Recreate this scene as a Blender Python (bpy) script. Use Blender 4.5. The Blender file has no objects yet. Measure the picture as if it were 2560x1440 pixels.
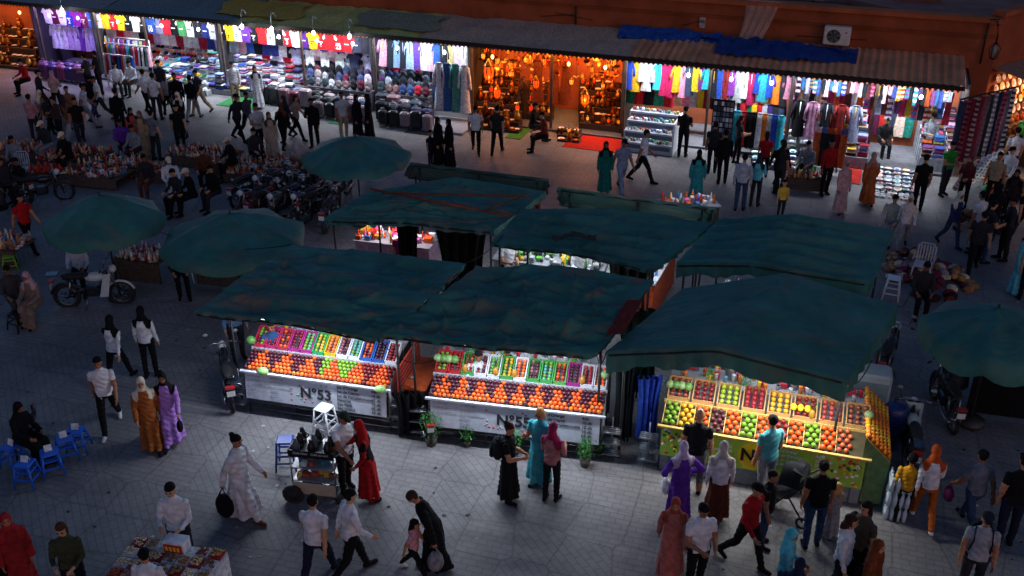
import bpy, math, random
import numpy as np
from mathutils import Vector, Matrix, noise as mnoise
random.seed(7)
TH=math.radians(27.5); H=11.5; F=2489.0
sc=bpy.context.scene
def G(u,v,z=0.0):
    dx=(u-1280)/F; dy=(720-v)/F
    d=np.array([dx, math.cos(TH)+dy*math.sin(TH), -math.sin(TH)+dy*math.cos(TH)])
    t=(z-H)/d[2]
    return np.array([d[0]*t,d[1]*t,z])
def C(h):
    h=h.lstrip('#'); r=[int(h[i:i+2],16)/255 for i in (0,2,4)]
    return tuple((c/12.92 if c<.04045 else ((c+.055)/1.055)**2.4) for c in r)
def vary(c,a=.15):
    k=1+random.uniform(-a,a); return tuple(min(.9,max(0,x*k*(1+random.uniform(-a,a)*.4))) for x in c)
PAL={'W':'d8dae0','K':'0e0e12','N':'161c34','R':'b0141c','B':'a89378','G':'1c6a3c','T':'1f8a8a','P':'c9909a','O':'b85a1e','V':'5a2e96',
 'Y':'d8a41c','D':'2a2a30','J':'2b3f60','L':'7fb8d8','C':'5cc4d8','M':'8e1f4c','Z':'5e3322','E':'80828a','I':'a878c8','U':'d8cdb8','F':'903028','S':'b07a68','Q':'b04848'}
def K(c): return C(PAL[c]) if len(c)==1 else C(c)
# ---------------------------------------------------------------- materials
def newmat(name):
    m=bpy.data.materials.new(name); m.use_nodes=True; nt=m.node_tree
    return m,nt,nt.nodes['Principled BSDF']
def N(nt,t,**kw):
    n=nt.nodes.new(t)
    for k,v in kw.items(): setattr(n,k,v)
    return n
def vmat(name,rough=.7,metal=0,noise=.35,scale=9,emit=0,bump=.0,spec=.5):
    m,nt,b=newmat(name)
    at=N(nt,'ShaderNodeAttribute'); at.attribute_name='Col'
    b.inputs['Roughness'].default_value=rough; b.inputs['Metallic'].default_value=metal
    b.inputs['Specular IOR Level'].default_value=spec
    if emit:
        nt.links.new(at.outputs['Color'],b.inputs['Base Color']); nt.links.new(at.outputs['Color'],b.inputs['Emission Color']); b.inputs['Emission Strength'].default_value=emit
        return m
    tc=N(nt,'ShaderNodeTexCoord'); nz=N(nt,'ShaderNodeTexNoise'); nz.inputs['Scale'].default_value=scale; nz.inputs['Detail'].default_value=3
    nt.links.new(tc.outputs['Object'],nz.inputs['Vector'])
    mr=N(nt,'ShaderNodeMapRange'); mr.inputs[1].default_value=.3; mr.inputs[2].default_value=.7; mr.inputs[3].default_value=1-noise; mr.inputs[4].default_value=1+noise*.3
    nt.links.new(nz.outputs[0],mr.inputs[0])
    mx=N(nt,'ShaderNodeMix',data_type='RGBA',blend_type='MULTIPLY'); mx.inputs[0].default_value=1
    nt.links.new(at.outputs['Color'],mx.inputs[6]); nt.links.new(mr.outputs[0],mx.inputs[7])
    nt.links.new(mx.outputs[2],b.inputs['Base Color'])
    if bump:
        bp=N(nt,'ShaderNodeBump'); bp.inputs['Strength'].default_value=bump; bp.inputs['Distance'].default_value=.02
        nt.links.new(nz.outputs[0],bp.inputs['Height']); nt.links.new(bp.outputs[0],b.inputs['Normal'])
    return m
M_MAT=vmat('matte_goods',.8); M_GLO=vmat('glossy_goods',.3,noise=.15); M_MET=vmat('metal_goods',.35,1,noise=.4)
M_EMI=vmat('lamp_glow',.5,noise=0,emit=6); M_CLO=vmat('hanging_cloth',.9,noise=.45,scale=14,spec=.2)
M_FRU=vmat('fruit_skin',.38,noise=.2,scale=20); M_STE=vmat('painted_steel',.5,.3,noise=.5,scale=5); M_WAL=vmat('plaster',.92,noise=.35,scale=1.2,bump=.3,spec=.2)
M_LAN=vmat('lantern_glass_glow',.4,emit=1.5)
MS=[M_MAT,M_GLO,M_MET,M_EMI,M_CLO,M_FRU,M_STE,M_WAL,M_LAN]
MAT,GLO,MET,EMI,CLO,FRU,STE,WAL,LAN=range(9)
_pm={}
def clothmat(code,kind='cloth'):
    k=(code,kind)
    if k in _pm: return _pm[k]
    c=K(code)
    m,nt,b=newmat(kind+'_'+code)
    tc=N(nt,'ShaderNodeTexCoord'); nz=N(nt,'ShaderNodeTexNoise'); nz.inputs['Scale'].default_value=7; nz.inputs['Detail'].default_value=3
    nt.links.new(tc.outputs['Object'],nz.inputs['Vector'])
    cr=N(nt,'ShaderNodeValToRGB'); lo=.6 if kind=='cloth' else .85
    cr.color_ramp.elements[0].position=.3; cr.color_ramp.elements[1].position=.7
    cr.color_ramp.elements[0].color=(c[0]*lo,c[1]*lo,c[2]*lo,1); cr.color_ramp.elements[1].color=(*[min(.9,x*1.1) for x in c],1)
    nt.links.new(nz.outputs[0],cr.inputs[0]); nt.links.new(cr.outputs[0],b.inputs['Base Color'])
    b.inputs['Roughness'].default_value=.9 if kind=='cloth' else .55
    b.inputs['Specular IOR Level'].default_value=.2 if kind=='cloth' else .4
    _pm[k]=m; return m
# ---------------------------------------------------------------- mesh builder
def _sphT(nu,nv):
    V=[];Fc=[]
    for j in range(1,nv):
        t=math.pi*j/nv
        for i in range(nu):
            p=2*math.pi*i/nu; V.append((math.sin(t)*math.cos(p),math.sin(t)*math.sin(p),math.cos(t)))
    V.append((0,0,1));V.append((0,0,-1)); a=len(V)-2;b=len(V)-1
    for j in range(nv-2):
        for i in range(nu):
            k=(i+1)%nu; Fc.append((j*nu+i,(j+1)*nu+i,(j+1)*nu+k,j*nu+k))
    for i in range(nu):
        k=(i+1)%nu; Fc.append((a,i,k)); Fc.append((b,(nv-2)*nu+k,(nv-2)*nu+i))
    return np.array(V),Fc
_ST={}
class MB:
    def __init__(s,M=None):
        s.V=[];s.F=[];s.c=[];s.m=[];s.sm=[];s.n=0;s.M=np.eye(4) if M is None else M
    def add(s,V,Fc,col,mat=0,smooth=False):
        V=np.asarray(V,float); V=V@s.M[:3,:3].T+s.M[:3,3]
        s.V.append(V); o=s.n; s.n+=len(V)
        s.F.extend([tuple(i+o for i in f) for f in Fc])
        s.c.extend([col]*len(Fc)); s.m.extend([mat]*len(Fc)); s.sm.extend([smooth]*len(Fc))
    def box(s,c,d,col,mat=0,rz=0,rx=0):
        x,y,z=d[0]/2,d[1]/2,d[2]/2
        V=np.array([(-x,-y,-z),(x,-y,-z),(x,y,-z),(-x,y,-z),(-x,-y,z),(x,-y,z),(x,y,z),(-x,y,z)])
        if rx:
            a,b=math.cos(rx),math.sin(rx); V=V@np.array([[1,0,0],[0,a,-b],[0,b,a]]).T
        if rz:
            a,b=math.cos(rz),math.sin(rz); V=V@np.array([[a,-b,0],[b,a,0],[0,0,1]]).T
        s.add(V+np.array(c),[(3,2,1,0),(4,5,6,7),(0,1,5,4),(1,2,6,5),(2,3,7,6),(3,0,4,7)],col,mat)
    def rbox(s,c,d,col,mat=0,rz=0,b=.04):
        x,y,z=d[0]/2,d[1]/2,d[2]/2; b=min(b,x*.9,y*.9,z*.9)
        R=[]
        for zz,k in ((-z,b),(-z+b,0),(z-b,0),(z,b)):
            X,Y=x-k,y-k
            for (px,py) in ((-X+b,-Y),(X-b,-Y),(X,-Y+b),(X,Y-b),(X-b,Y),(-X+b,Y),(-X,Y-b),(-X,-Y+b)): R.append((px,py,zz))
        V=np.array(R)
        if rz:
            a,bb=math.cos(rz),math.sin(rz); V=V@np.array([[a,-bb,0],[bb,a,0],[0,0,1]]).T
        Fc=[tuple(range(7,-1,-1)),tuple(range(24,32))]
        for j in range(3):
            for i in range(8): k=(i+1)%8; Fc.append((j*8+i,j*8+k,j*8+8+k,j*8+8+i))
        s.add(V+np.array(c),Fc,col,mat)
    def sph(s,c,r,col,mat=0,nu=8,nv=6,R=None):
        if (nu,nv) not in _ST: _ST[(nu,nv)]=_sphT(nu,nv)
        V,Fc=_ST[(nu,nv)]; V=V*np.array(r if hasattr(r,'__len__') else (r,r,r))
        if R is not None: V=V@R.T
        s.add(V+np.array(c),Fc,col,mat,True)
    def cyl(s,p0,p1,r0,col,mat=0,r1=None,n=8,smooth=True):
        s.tube([p0,p1],[r0,r0 if r1 is None else r1],col,mat,n,smooth)
    def tube(s,P,R,col,mat=0,n=8,smooth=True,close=False):
        P=np.array(P,float)
        if not hasattr(R,'__len__'): R=[R]*len(P)
        V=[];m=len(P)
        for i in range(m):
            if close: t=P[(i+1)%m]-P[i-1]
            else: t=P[min(i+1,m-1)]-P[max(i-1,0)]
            t=t/(np.linalg.norm(t)+1e-9); up=np.array([0,0,1.]) if abs(t[2])<.9 else np.array([0,1.,0])
            a=np.cross(t,up);a/=np.linalg.norm(a);b=np.cross(t,a)
            for k in range(n):
                q=2*math.pi*k/n; V.append(P[i]+R[i]*(a*math.cos(q)+b*math.sin(q)))
        Fc=[]
        for i in range(m if close else m-1):
            for k in range(n):
                l=(k+1)%n;j=(i+1)%m; Fc.append((i*n+k,j*n+k,j*n+l,i*n+l))
        if not close: Fc.append(tuple(range(n))); Fc.append(tuple((m-1)*n+k for k in range(n-1,-1,-1)))
        s.add(V,Fc,col,mat,smooth)
    def lathe(s,c,prof,col,mat=0,n=10,smooth=True):
        V=[];m=len(prof)
        for r,z in prof:
            for k in range(n): q=2*math.pi*k/n; V.append((c[0]+r*math.cos(q),c[1]+r*math.sin(q),c[2]+z))
        Fc=[]
        for i in range(m-1):
            for k in range(n): l=(k+1)%n; Fc.append((i*n+k,i*n+l,(i+1)*n+l,(i+1)*n+k))
        Fc.append(tuple(range(n-1,-1,-1)));Fc.append(tuple((m-1)*n+k for k in range(n)))
        s.add(V,Fc,col,mat,smooth)
    def quad(s,p,col,mat=0): s.add(p,[tuple(range(len(p)))],col,mat)
    def grid(s,P,col,mat=0,smooth=True):
        m,n=P.shape[:2]; Fc=[(i*n+j,i*n+j+1,(i+1)*n+j+1,(i+1)*n+j) for i in range(m-1) for j in range(n-1)]
        s.add(P.reshape(-1,3),Fc,col,mat,smooth)
    def build(s,name,parent=None,mats=None):
        me=bpy.data.meshes.new(name)
        me.from_pydata(np.concatenate(s.V).tolist() if s.V else [],[],s.F)
        for m in (mats or MS): me.materials.append(m)
        me.polygons.foreach_set('material_index',s.m); me.polygons.foreach_set('use_smooth',s.sm)
        lt=np.empty(len(s.F),dtype=np.int32); me.polygons.foreach_get('loop_total',lt)
        at=me.color_attributes.new('Col','FLOAT_COLOR','CORNER')
        col=np.ones((len(s.F),4)); col[:,:3]=np.array(s.c)
        at.data.foreach_set('color',np.repeat(col,lt,axis=0).ravel())
        me.update()
        o=bpy.data.objects.new(name,me); sc.collection.objects.link(o)
        if parent: o.parent=parent
        return o
def empty(name,loc=(0,0,0)):
    o=bpy.data.objects.new(name,None); o.location=loc; o.empty_display_size=.2; sc.collection.objects.link(o); return o
def frame(o,ex,ey=None):
    ex=np.array(ex,float);ex[2]=0;ex/=np.linalg.norm(ex); M=np.eye(4)
    M[:3,0]=ex;M[:3,1]=(-ex[1],ex[0],0);M[:3,3]=o; return M
def rotz(o,deg):
    a=math.radians(deg); return frame(o,(math.cos(a),math.sin(a),0))
def text(s,M,p,size,col,parent,tilt=0,name='lettering',bold=0,align='LEFT'):
    cu=bpy.data.curves.new(name,'FONT'); cu.body=s; cu.size=size; cu.align_x=align; cu.align_y='CENTER'; cu.offset=bold; cu.extrude=.001
    cu.materials.append(clothmat(col,'paint'))
    o=bpy.data.objects.new(name,cu); sc.collection.objects.link(o)
    L=np.eye(4); c,s_=math.cos(tilt),math.sin(tilt)
    L[:3,0]=(1,0,0);L[:3,1]=(0,s_,c);L[:3,2]=(0,-c,s_);L[:3,3]=p
    if parent: o.parent=parent; o.matrix_parent_inverse=Matrix.Translation(-Vector(parent.location))
    o.matrix_basis=Matrix((M@L).tolist())
    return o
def area(name,M,p,size,power,col,rx=0,parent=None):
    l=bpy.data.lights.new(name,'AREA'); l.shape='RECTANGLE'; l.size=size[0]; l.size_y=size[1]; l.energy=power; l.color=col
    o=bpy.data.objects.new(name,l); sc.collection.objects.link(o)
    L=np.array(Matrix.Rotation(rx,4,'X')); L[:3,3]=p
    o.matrix_world=Matrix((M@L).tolist()); return o
def point(name,p,power,col,r=.08):
    l=bpy.data.lights.new(name,'POINT'); l.energy=power; l.color=col; l.shadow_soft_size=r
    o=bpy.data.objects.new(name,l); o.location=tuple(p); sc.collection.objects.link(o); return o
def rnd(a,b): return random.uniform(a,b)
# ---------------------------------------------------------------- ground
def ground():
    m,nt,b=newmat('paving')
    L=nt.links.new
    tc=N(nt,'ShaderNodeTexCoord'); mp=N(nt,'ShaderNodeMapping'); mp.inputs['Rotation'].default_value=(0,0,math.radians(17)); L(tc.outputs['Object'],mp.inputs[0])
    vo=N(nt,'ShaderNodeTexVoronoi',feature='DISTANCE_TO_EDGE'); vo.inputs['Scale'].default_value=1.15; vo.inputs['Randomness'].default_value=.3; L(mp.outputs[0],vo.inputs['Vector'])
    vc=N(nt,'ShaderNodeTexVoronoi',feature='F1'); vc.inputs['Scale'].default_value=1.15; vc.inputs['Randomness'].default_value=.3; L(mp.outputs[0],vc.inputs['Vector'])
    def brick(rot):
        br=N(nt,'ShaderNodeTexBrick'); br.inputs['Scale'].default_value=1; br.inputs['Brick Width'].default_value=.26; br.inputs['Row Height'].default_value=.13; br.inputs['Mortar Size'].default_value=.012; br.offset=.5
        br.inputs['Color1'].default_value=(1,1,1,1); br.inputs['Color2'].default_value=(.8,.8,.82,1); br.inputs['Mortar'].default_value=(.45,.45,.45,1)
        mp2=N(nt,'ShaderNodeMapping'); mp2.inputs['Rotation'].default_value=(0,0,math.radians(rot)); L(tc.outputs['Object'],mp2.inputs[0]); L(mp2.outputs[0],br.inputs['Vector']); return br
    b1,b2=brick(62),brick(17)
    sx=N(nt,'ShaderNodeSeparateColor'); L(vc.outputs['Color'],sx.inputs[0]); gt=N(nt,'ShaderNodeMath',operation='GREATER_THAN'); gt.inputs[1].default_value=.5; L(sx.outputs[0],gt.inputs[0])
    bm=N(nt,'ShaderNodeMix',data_type='RGBA'); L(gt.outputs[0],bm.inputs[0]); L(b1.outputs['Color'],bm.inputs[6]); L(b2.outputs['Color'],bm.inputs[7])
    ln=N(nt,'ShaderNodeMapRange'); ln.inputs[1].default_value=.012; ln.inputs[2].default_value=.03; ln.inputs[3].default_value=.72; ln.inputs[4].default_value=1; L(vo.outputs['Distance'],ln.inputs[0])
    nz=N(nt,'ShaderNodeTexNoise'); nz.inputs['Scale'].default_value=.4; nz.inputs['Detail'].default_value=7; nz.inputs['Roughness'].default_value=.7; L(tc.outputs['Object'],nz.inputs['Vector'])
    cr=N(nt,'ShaderNodeValToRGB'); cr.color_ramp.elements[0].position=.34; cr.color_ramp.elements[1].position=.68
    cr.color_ramp.elements[0].color=(.105,.103,.11,1); cr.color_ramp.elements[1].color=(.22,.212,.22,1); L(nz.outputs[0],cr.inputs[0])
    def mul(a,c,f=1):
        x=N(nt,'ShaderNodeMix',data_type='RGBA',blend_type='MULTIPLY'); x.inputs[0].default_value=f; L(a,x.inputs[6]); L(c,x.inputs[7]); return x.outputs[2]
    o=mul(cr.outputs[0],ln.outputs[0]); o=mul(o,bm.outputs[2],.6)
    L(o,b.inputs['Base Color'])
    rr=N(nt,'ShaderNodeMapRange'); rr.inputs[3].default_value=.8; rr.inputs[4].default_value=.42; L(nz.outputs[0],rr.inputs[0]); L(rr.outputs[0],b.inputs['Roughness'])
    mb=MB(); mb.quad([(-300,-200,0),(300,-200,0),(300,500,0),(-300,500,0)],(1,1,1),0); mb.build('ground',mats=[m])
    mb=MB()
    for k in range(260):
        u=rnd(0,2560); v=rnd(330,1430); p=G(u,v,.006); s=rnd(.015,.045); a=rnd(0,3)
        mb.quad([(p[0]+s*math.cos(a+q*1.57)*(1+.4*(q%2)),p[1]+s*math.sin(a+q*1.57),.006+.004*(q%2)) for q in range(4)],random.choice([C('a8a8a8'),C('908870'),C('303030'),C('202020')]),MAT)
    mb.build('litter')
ground()
# ---------------------------------------------------------------- facade frame
CO=G(2400,215,2.9); CO[2]=0
RX=np.array([.9397,-.342,0]); BY=np.array([.342,.9397,0])
FM=frame(CO,RX)
def xs(u,d=0,z=1.5):
    k=(u-1280)/F; c,s_=math.cos(TH),math.sin(TH)
    return (k*((CO[1]+d*BY[1])*c+(H-z)*s_)-CO[0]-d*BY[0])/(RX[0]-k*RX[1]*c)
WHITE=C('d8dae0'); DARK=C('14120f')
VIV=[C(h) for h in ('b81c28','d0d0d8','1c3fa0','d8b020','101014','6a2a80','1c7040','c86a1c','a81c50','2a98a8','c8c8d0','a0a4b0','3a2a70','802020','c07890','202028','303a50')]
PAST=[C(h) for h in ('d8d8e0','b8a8d0','7f9fd0','c8c8cc','a0b8c8','d0a0b8','2c3c88','5a3a90','202430','a02040','509888','c0b080','3058b0','d8d8de','181a24')]
def tshirt(mb,p,w,h,col,trim=None,ry=0):
    x,y,z=p; n=5
    P=np.zeros((4,n,3)); ph=rnd(0,6)
    for i in range(4):
        for j in range(n):
            t=j/(n-1)-.5
            P[i,j]=(x+t*w*(1-.04*i),y-.03*math.cos(t*math.pi)+.02*math.sin(ph+j*2+i),z-h*i/3)
    mb.grid(P,col,CLO)
    tr=trim or col
    for s in (-1,1):
        mb.quad([(x+s*w*.5,y,z),(x+s*w*.82,y+.01,z-.27*h),(x+s*w*.68,y+.01,z-.38*h),(x+s*w*.49,y,z-.27*h)],tr,CLO)
    mb.quad([(x-w*.16,y-.034,z+.005),(x+w*.16,y-.034,z+.005),(x,y-.036,z-.12*h)],(.01,.01,.012),MAT)
    mb.tube([(x-w*.3,y,z+.01),(x,y,z+.06),(x+w*.3,y,z+.01)],.006,(.05,.05,.05),MAT,n=3)
def gown(mb,p,w,h,col,fl=.14,arms=True,n=12):
    x,y,z=p; V=[];rows=[(0,.30,.3),(.05,.5,.5),(.25,.42,.55),(.5,.46,.7),(.8,.55,.9),(1,.62,1)]
    ph=rnd(0,6)
    for t,rw,rd in rows:
        for k in range(n):
            q=2*math.pi*k/n; f=1+fl*math.cos(3*q+ph)*t
            V.append((x+rw*w*math.cos(q)*f,y+rd*.14*math.sin(q)*f,z-h*t))
    Fc=[(i*n+k,i*n+(k+1)%n,(i+1)*n+(k+1)%n,(i+1)*n+k) for i in range(len(rows)-1) for k in range(n)]
    Fc.append(tuple(range(n)))
    mb.add(V,Fc,col,CLO,True)
    if arms:
        for s in (-1,1): mb.tube([(x+s*w*.42,y,z-.06*h),(x+s*w*.62,y-.02,z-.3*h),(x+s*w*.66,y-.02,z-.5*h)],[.05,.05,.065],col,CLO,n=6)
        if random.random()<.5: mb.tube([(x,y-.07,z-.04),(x,y-.085,z-.45*h)],.012,vary(random.choice([WHITE,C('c8a030'),C('202028')]),.2),CLO,n=4)
def scarf(mb,p,w,h,col,col2=None,m=7):
    x,y,z=p; n=5; ph=rnd(0,6)
    P=np.zeros((m,n,3))
    for i in range(m):
        for j in range(n): P[i,j]=(x+(j/(n-1)-.5)*w*(1+.1*math.sin(i*7/m+ph)),y+.035*math.sin(j*2.1+ph+i*2/m),z-h*i/(m-1))
    if col2 is None: mb.grid(P,col,CLO)
    else:
        for i in range(m-1): mb.grid(P[i:i+2],col if i%2 else col2,CLO)
def folded(mb,p,n=5,w=.3,pal=PAST):
    for k in range(n): mb.rbox((p[0]+rnd(-.015,.015),p[1]+rnd(-.01,.01),p[2]+.025+.05*k),(w,.3,.046),vary(random.choice(pal)),CLO,b=.015)
def suitcase(mb,p,s=1,col=DARK,rz=0):
    M0=mb.M; mb.M=M0@rotz(p,math.degrees(rz)); w,d,h=.42*s,.26*s,.62*s
    mb.rbox((0,0,.06+h/2),(w,d,h),col,GLO,b=.05)
    for k in range(5): mb.box((-w*.32+k*w*.16,-d/2-.006,.06+h/2),(.02,.012,h*.8),tuple(c*.6 for c in col),GLO)
    mb.tube([(-.08*s,0,h+.05),(-.08*s,0,h+.14),(.08*s,0,h+.14),(.08*s,0,h+.05)],.012,(.3,.3,.3),MET,n=5)
    for a in (-1,1):
        for b in (-1,1): mb.sph((a*w*.38,b*d*.35,.03),.03,(.01,.01,.01),MAT,6,4)
    mb.M=M0
def backpack_item(mb,p,col,s=1):
    mb.sph((p[0],p[1],p[2]+.2*s),(.15*s,.1*s,.21*s),col,CLO,10,8)
    mb.sph((p[0],p[1]-.07*s,p[2]+.13*s),(.11*s,.06*s,.1*s),vary(col,.4),CLO,8,6)
    mb.tube([(p[0]-.04,p[1],p[2]+.39*s),(p[0],p[1],p[2]+.45*s),(p[0]+.04,p[1],p[2]+.39*s)],.01,(.02,.02,.02),MAT,n=4)
def capitem(mb,p,col):
    mb.sph((p[0],p[1],p[2]+.04),(.09,.1,.075),col,CLO,8,6); mb.sph((p[0],p[1]-.11,p[2]+.03),(.07,.07,.012),vary(col,.3),CLO,8,4)
def bowl(mb,p,r,col,tilt=0,mat=GLO):
    R=np.array(Matrix.Rotation(tilt,3,'X'))
    V0=[];n=12
    for rr,zz in ((.35,0),(.8,.18),(1,.34),(.9,.32),(.55,.12),(0.02,.08)):
        for k in range(n): q=2*math.pi*k/n; V0.append((rr*r*math.cos(q),rr*r*math.sin(q),zz*r))
    V=np.array(V0)@R.T+np.array(p)
    for i in range(5):
        c=col if (i!=3 or mat==MET) else vary(WHITE,.3)
        mb.add(V[i*n:(i+2)*n],[(k,(k+1)%n,n+(k+1)%n,n+k) for k in range(n)],c,mat,True)
def lantern(mb,p,s,glow=C('ff7a18'),col=C('8a5a20')):
    x,y,z=p
    mb.cyl((x,y,z+.35*s),(x,y,z+.6*s),.008,col,MET,n=4)
    mb.lathe((x,y,z),[(.02*s,.36*s),(.05*s,.3*s),(.11*s,.22*s),(.12*s,.2*s)],col,MET)
    mb.lathe((x,y,z),[(.095*s,.2*s),(.12*s,.1*s),(.1*s,-.02*s),(.05*s,-.1*s)],glow,LAN)
    for k in range(8):
        q=k*math.pi/4; mb.tube([(x+.11*s*math.cos(q),y+.11*s*math.sin(q),z+.21*s),(x+.13*s*math.cos(q),y+.13*s*math.sin(q),z+.1*s),(x+.05*s*math.cos(q),y+.05*s*math.sin(q),z-.11*s)],.014*s,C('4a2c10'),MET,n=4)
    mb.lathe((x,y,z),[(.05*s,-.1*s),(.07*s,-.13*s),(.01*s,-.2*s)],col,MET)
def vase(mb,p,s,col,mat=MET):
    mb.lathe(p,[(.07*s,0),(.14*s,.08*s),(.17*s,.2*s),(.1*s,.34*s),(.05*s,.42*s),(.09*s,.5*s),(.07*s,.49*s)],col,mat)
# ---------------------------------------------------------------- arcade building
def building():
    root=empty('market_arcade_building',CO)
    TER=C('985034'); XL=-46; XR=1.0
    mb=MB(FM)
    mb.box(((XL+XR)/2,2.45+.0,2.2),(XR-XL,.3,4.4),TER,WAL)
    mb.box(((XL+XR)/2,2.42,4.47),(XR-XL+.1,.5,.14),C('a85c3c'),WAL)
    mb.box(((XL+XR)/2,2.27,3.95),(XR-XL,.05,.10),C('844428'),WAL)
    mb.box(((XL+XR)/2,12.6,3.9),(XR-XL,20,.2),C('82605a'),WAL)
    for k in range(6): mb.box((-1.5-k*2.3,6+k%2*2,4.2),(1.6,.25,.5),C('8a5848'),WAL)
    mb.tube([(-9,4,4.05),(-6,4.6,4.1),(-3,4.1,4.05),(-1,5,4.1),(0,4,4.05)],.03,(.02,.02,.02),MAT,n=5)
    mb.tube([(-11,4.5,4.05),(-7,5.2,4.1),(-2,5.6,4.05),(.5,6,4.1)],.02,(.02,.02,.02),MAT,n=5)
    mb.box((-1.2,7.5,4.4),(1.0,.8,.9),C('903020'),WAL)
    for k in range(24): mb.box((rnd(-10,.5),rnd(3.5,8),4.05),(rnd(.1,.5),rnd(.1,.4),.12),vary(C('a09080'),.5),MAT,rz=rnd(0,3))
    o=mb.build('walls_and_roof'); o.parent=root; o.matrix_parent_inverse=Matrix.Translation(-Vector(CO))
    mb=MB(); a=FM@np.array([XR,2.4,0,1]); d=np.array([.80,.60,0]); mb.M=frame(a[:3],d)
    mb.box((5,.15,2.3),(10,.3,4.6),TER,WAL); mb.box((5,.1,4.67),(10.1,.45,.14),C('a85c3c'),WAL)
    mb.box((5,3.3,4.1),(10,6,.2),C('82605a'),WAL)
    mb.build('terracotta_wall')
    def roofstrip(u0,u1,col,name,d1=2.3,rib=.0,z1=3.28,zz=2.95):
        mb=MB(FM); X0,X1=xs(u0,0,2.9),xs(u1,0,2.9); n=int((X1-X0)/.12)
        P=np.zeros((12,n,3))
        for i in range(12):
            for j in range(n):
                t=i/11; X=X0+(X1-X0)*j/(n-1)
                P[i,j]=(X,-.25+t*(d1+.2),zz+(z1-zz)*t+ (rib*(j%2) if rib else (.09*mnoise.noise(Vector((X*.8,t*3,u0)))+.05*mnoise.noise(Vector((X*3,t*2,u0))))*min(1,t*6)))
        if rib:
            for j in range(n-1): mb.grid(P[:,j:j+2],vary(col,.15),WAL,smooth=False)
        else: mb.grid(P,col,CLO)
        mb.box(((X0+X1)/2,-.27,zz-.06),(X1-X0,.04,.14),DARK,MAT)
        for j in range(int((X1-X0)/.16)):
            x=X0+.08+j*.16; mb.quad([(x-.07,-.30,zz-.11),(x+.07,-.30,zz-.11),(x,-.30,zz-.20)],C('3a3426'),CLO)
        return mb.build(name)
    roofstrip(-400,262,C('808c94'),'tarpaulin_awning',d1=4.5,z1=3.6)
    roofstrip(262,600,C('64808a'),'tarpaulin_awning',d1=3.2,z1=3.5)
    roofstrip(600,1050,C('b4b870'),'tarpaulin_awning')
    roofstrip(1050,1575,C('b09a88'),'tarpaulin_awning')
    roofstrip(1575,2412,C('c88c68'),'corrugated_awning_roof',rib=.035)
    mb=MB(FM)
    for (ua,ub) in ((560,760),(900,1100)):
        X0,X1=xs(ua,1,3),xs(ub,1,3); P=np.zeros((8,20,3))
        for i in range(8):
            for j in range(20): P[i,j]=(X0+(X1-X0)*j/19+.2*math.sin(i),.2+1.6*i/7+.1*math.sin(j*.7),3.08+.035*i+.08*abs(mnoise.noise(Vector((j*.4,i*.5,ua)))))
        mb.grid(P,C('a8984c') if ua==560 else C('808a74'),CLO)
    mb.build('tarpaulin_patch')
    for (ua,ub,da,db) in ((1535,1790,1.3,2.1),(1790,2140,.4,1.6)):
        mb=MB(FM); X0,X1=xs(ua,1,3),xs(ub,1,3); P=np.zeros((12,40,3))
        for i in range(12):
            for j in range(40):
                t=j/39; X=X0+(X1-X0)*t; wd_=.35+.65*math.sin(math.pi*min(1,.15+t))**.6
                nz=mnoise.noise(Vector((X*2.2,i*.5,ua)))
                P[i,j]=(X,(da+db)/2+(db-da)*(i/11-.5)*wd_+.35*mnoise.noise(Vector((X*.9,i*.2,3))),3.10+.03*i+.18*abs(nz)+.06*mnoise.noise(Vector((X*6,i,1))))
        mb.grid(P,C('2450a0') if ua<1700 else C('1c3c80'),CLO); mb.build('blue_tarp')
    mb=MB(FM); X=xs(2092,2,3.6); zc=3.70
    mb.rbox((X,1.95,zc),(.85,.32,.6),C('d0ccc4'),GLO,b=.03)
    n=20;V=[(X-.1+.22*math.cos(2*math.pi*k/n),1.785,zc+.22*math.sin(2*math.pi*k/n)) for k in range(n)]
    mb.add(V,[tuple(range(n))],C('303030'),MAT)
    for k in range(6):
        q=k*math.pi/3; mb.quad([(X-.1,1.775,zc),(X-.1+.2*math.cos(q),1.77,zc+.2*math.sin(q)),(X-.1+.2*math.cos(q+.5),1.78,zc+.2*math.sin(q+.5))],C('707070'),GLO)
    for r in (.08,.14,.2): mb.tube([(X-.1+r*math.cos(2*math.pi*k/16),1.765,zc+r*math.sin(2*math.pi*k/16)) for k in range(16)],.005,C('909090'),MET,n=4,close=True)
    mb.sph((X+.28,1.78,zc+.14),(.03,.01,.03),C('a02040'),GLO)
    for s in (-.3,.3): mb.box((X+s,2.0,zc-.33),(.05,.5,.05),C('606060'),STE)
    mb.build('air_conditioner_unit')
    mb=MB(FM); X=xs(1757,2.2,3.9); mb.box((X,2.24,3.72),(.2,.1,.36),C('a8a49c'),MAT); mb.box((X,2.18,3.77),(.16,.02,.1),C('707070'),MAT); mb.build('electrical_box')
    mb=MB(FM); X=xs(1440,2.2,3.8); mb.tube([(X,2.22,3.3),(X,2.2,3.8),(X-.02,2.24,3.95)],.03,C('30201a'),MAT)
    for k in range(6): x=X+rnd(-3,9); mb.tube([(x,2.2,rnd(3.5,3.9)),(x+rnd(.5,1.5),2.19,rnd(3.4,3.9))],.012,C('30201a'),MAT,n=4)
    mb.build('wall_drainpipe')
    m,nt,b=newmat('plastic_sheet'); b.inputs['Base Color'].default_value=(.6,.45,.38,1); b.inputs['Alpha'].default_value=.4; b.inputs['Roughness'].default_value=.35
    mb=MB(FM); X0,X1=xs(1862,2.1,4),xs(1945,2.1,4); P=np.zeros((16,14,3))
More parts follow.
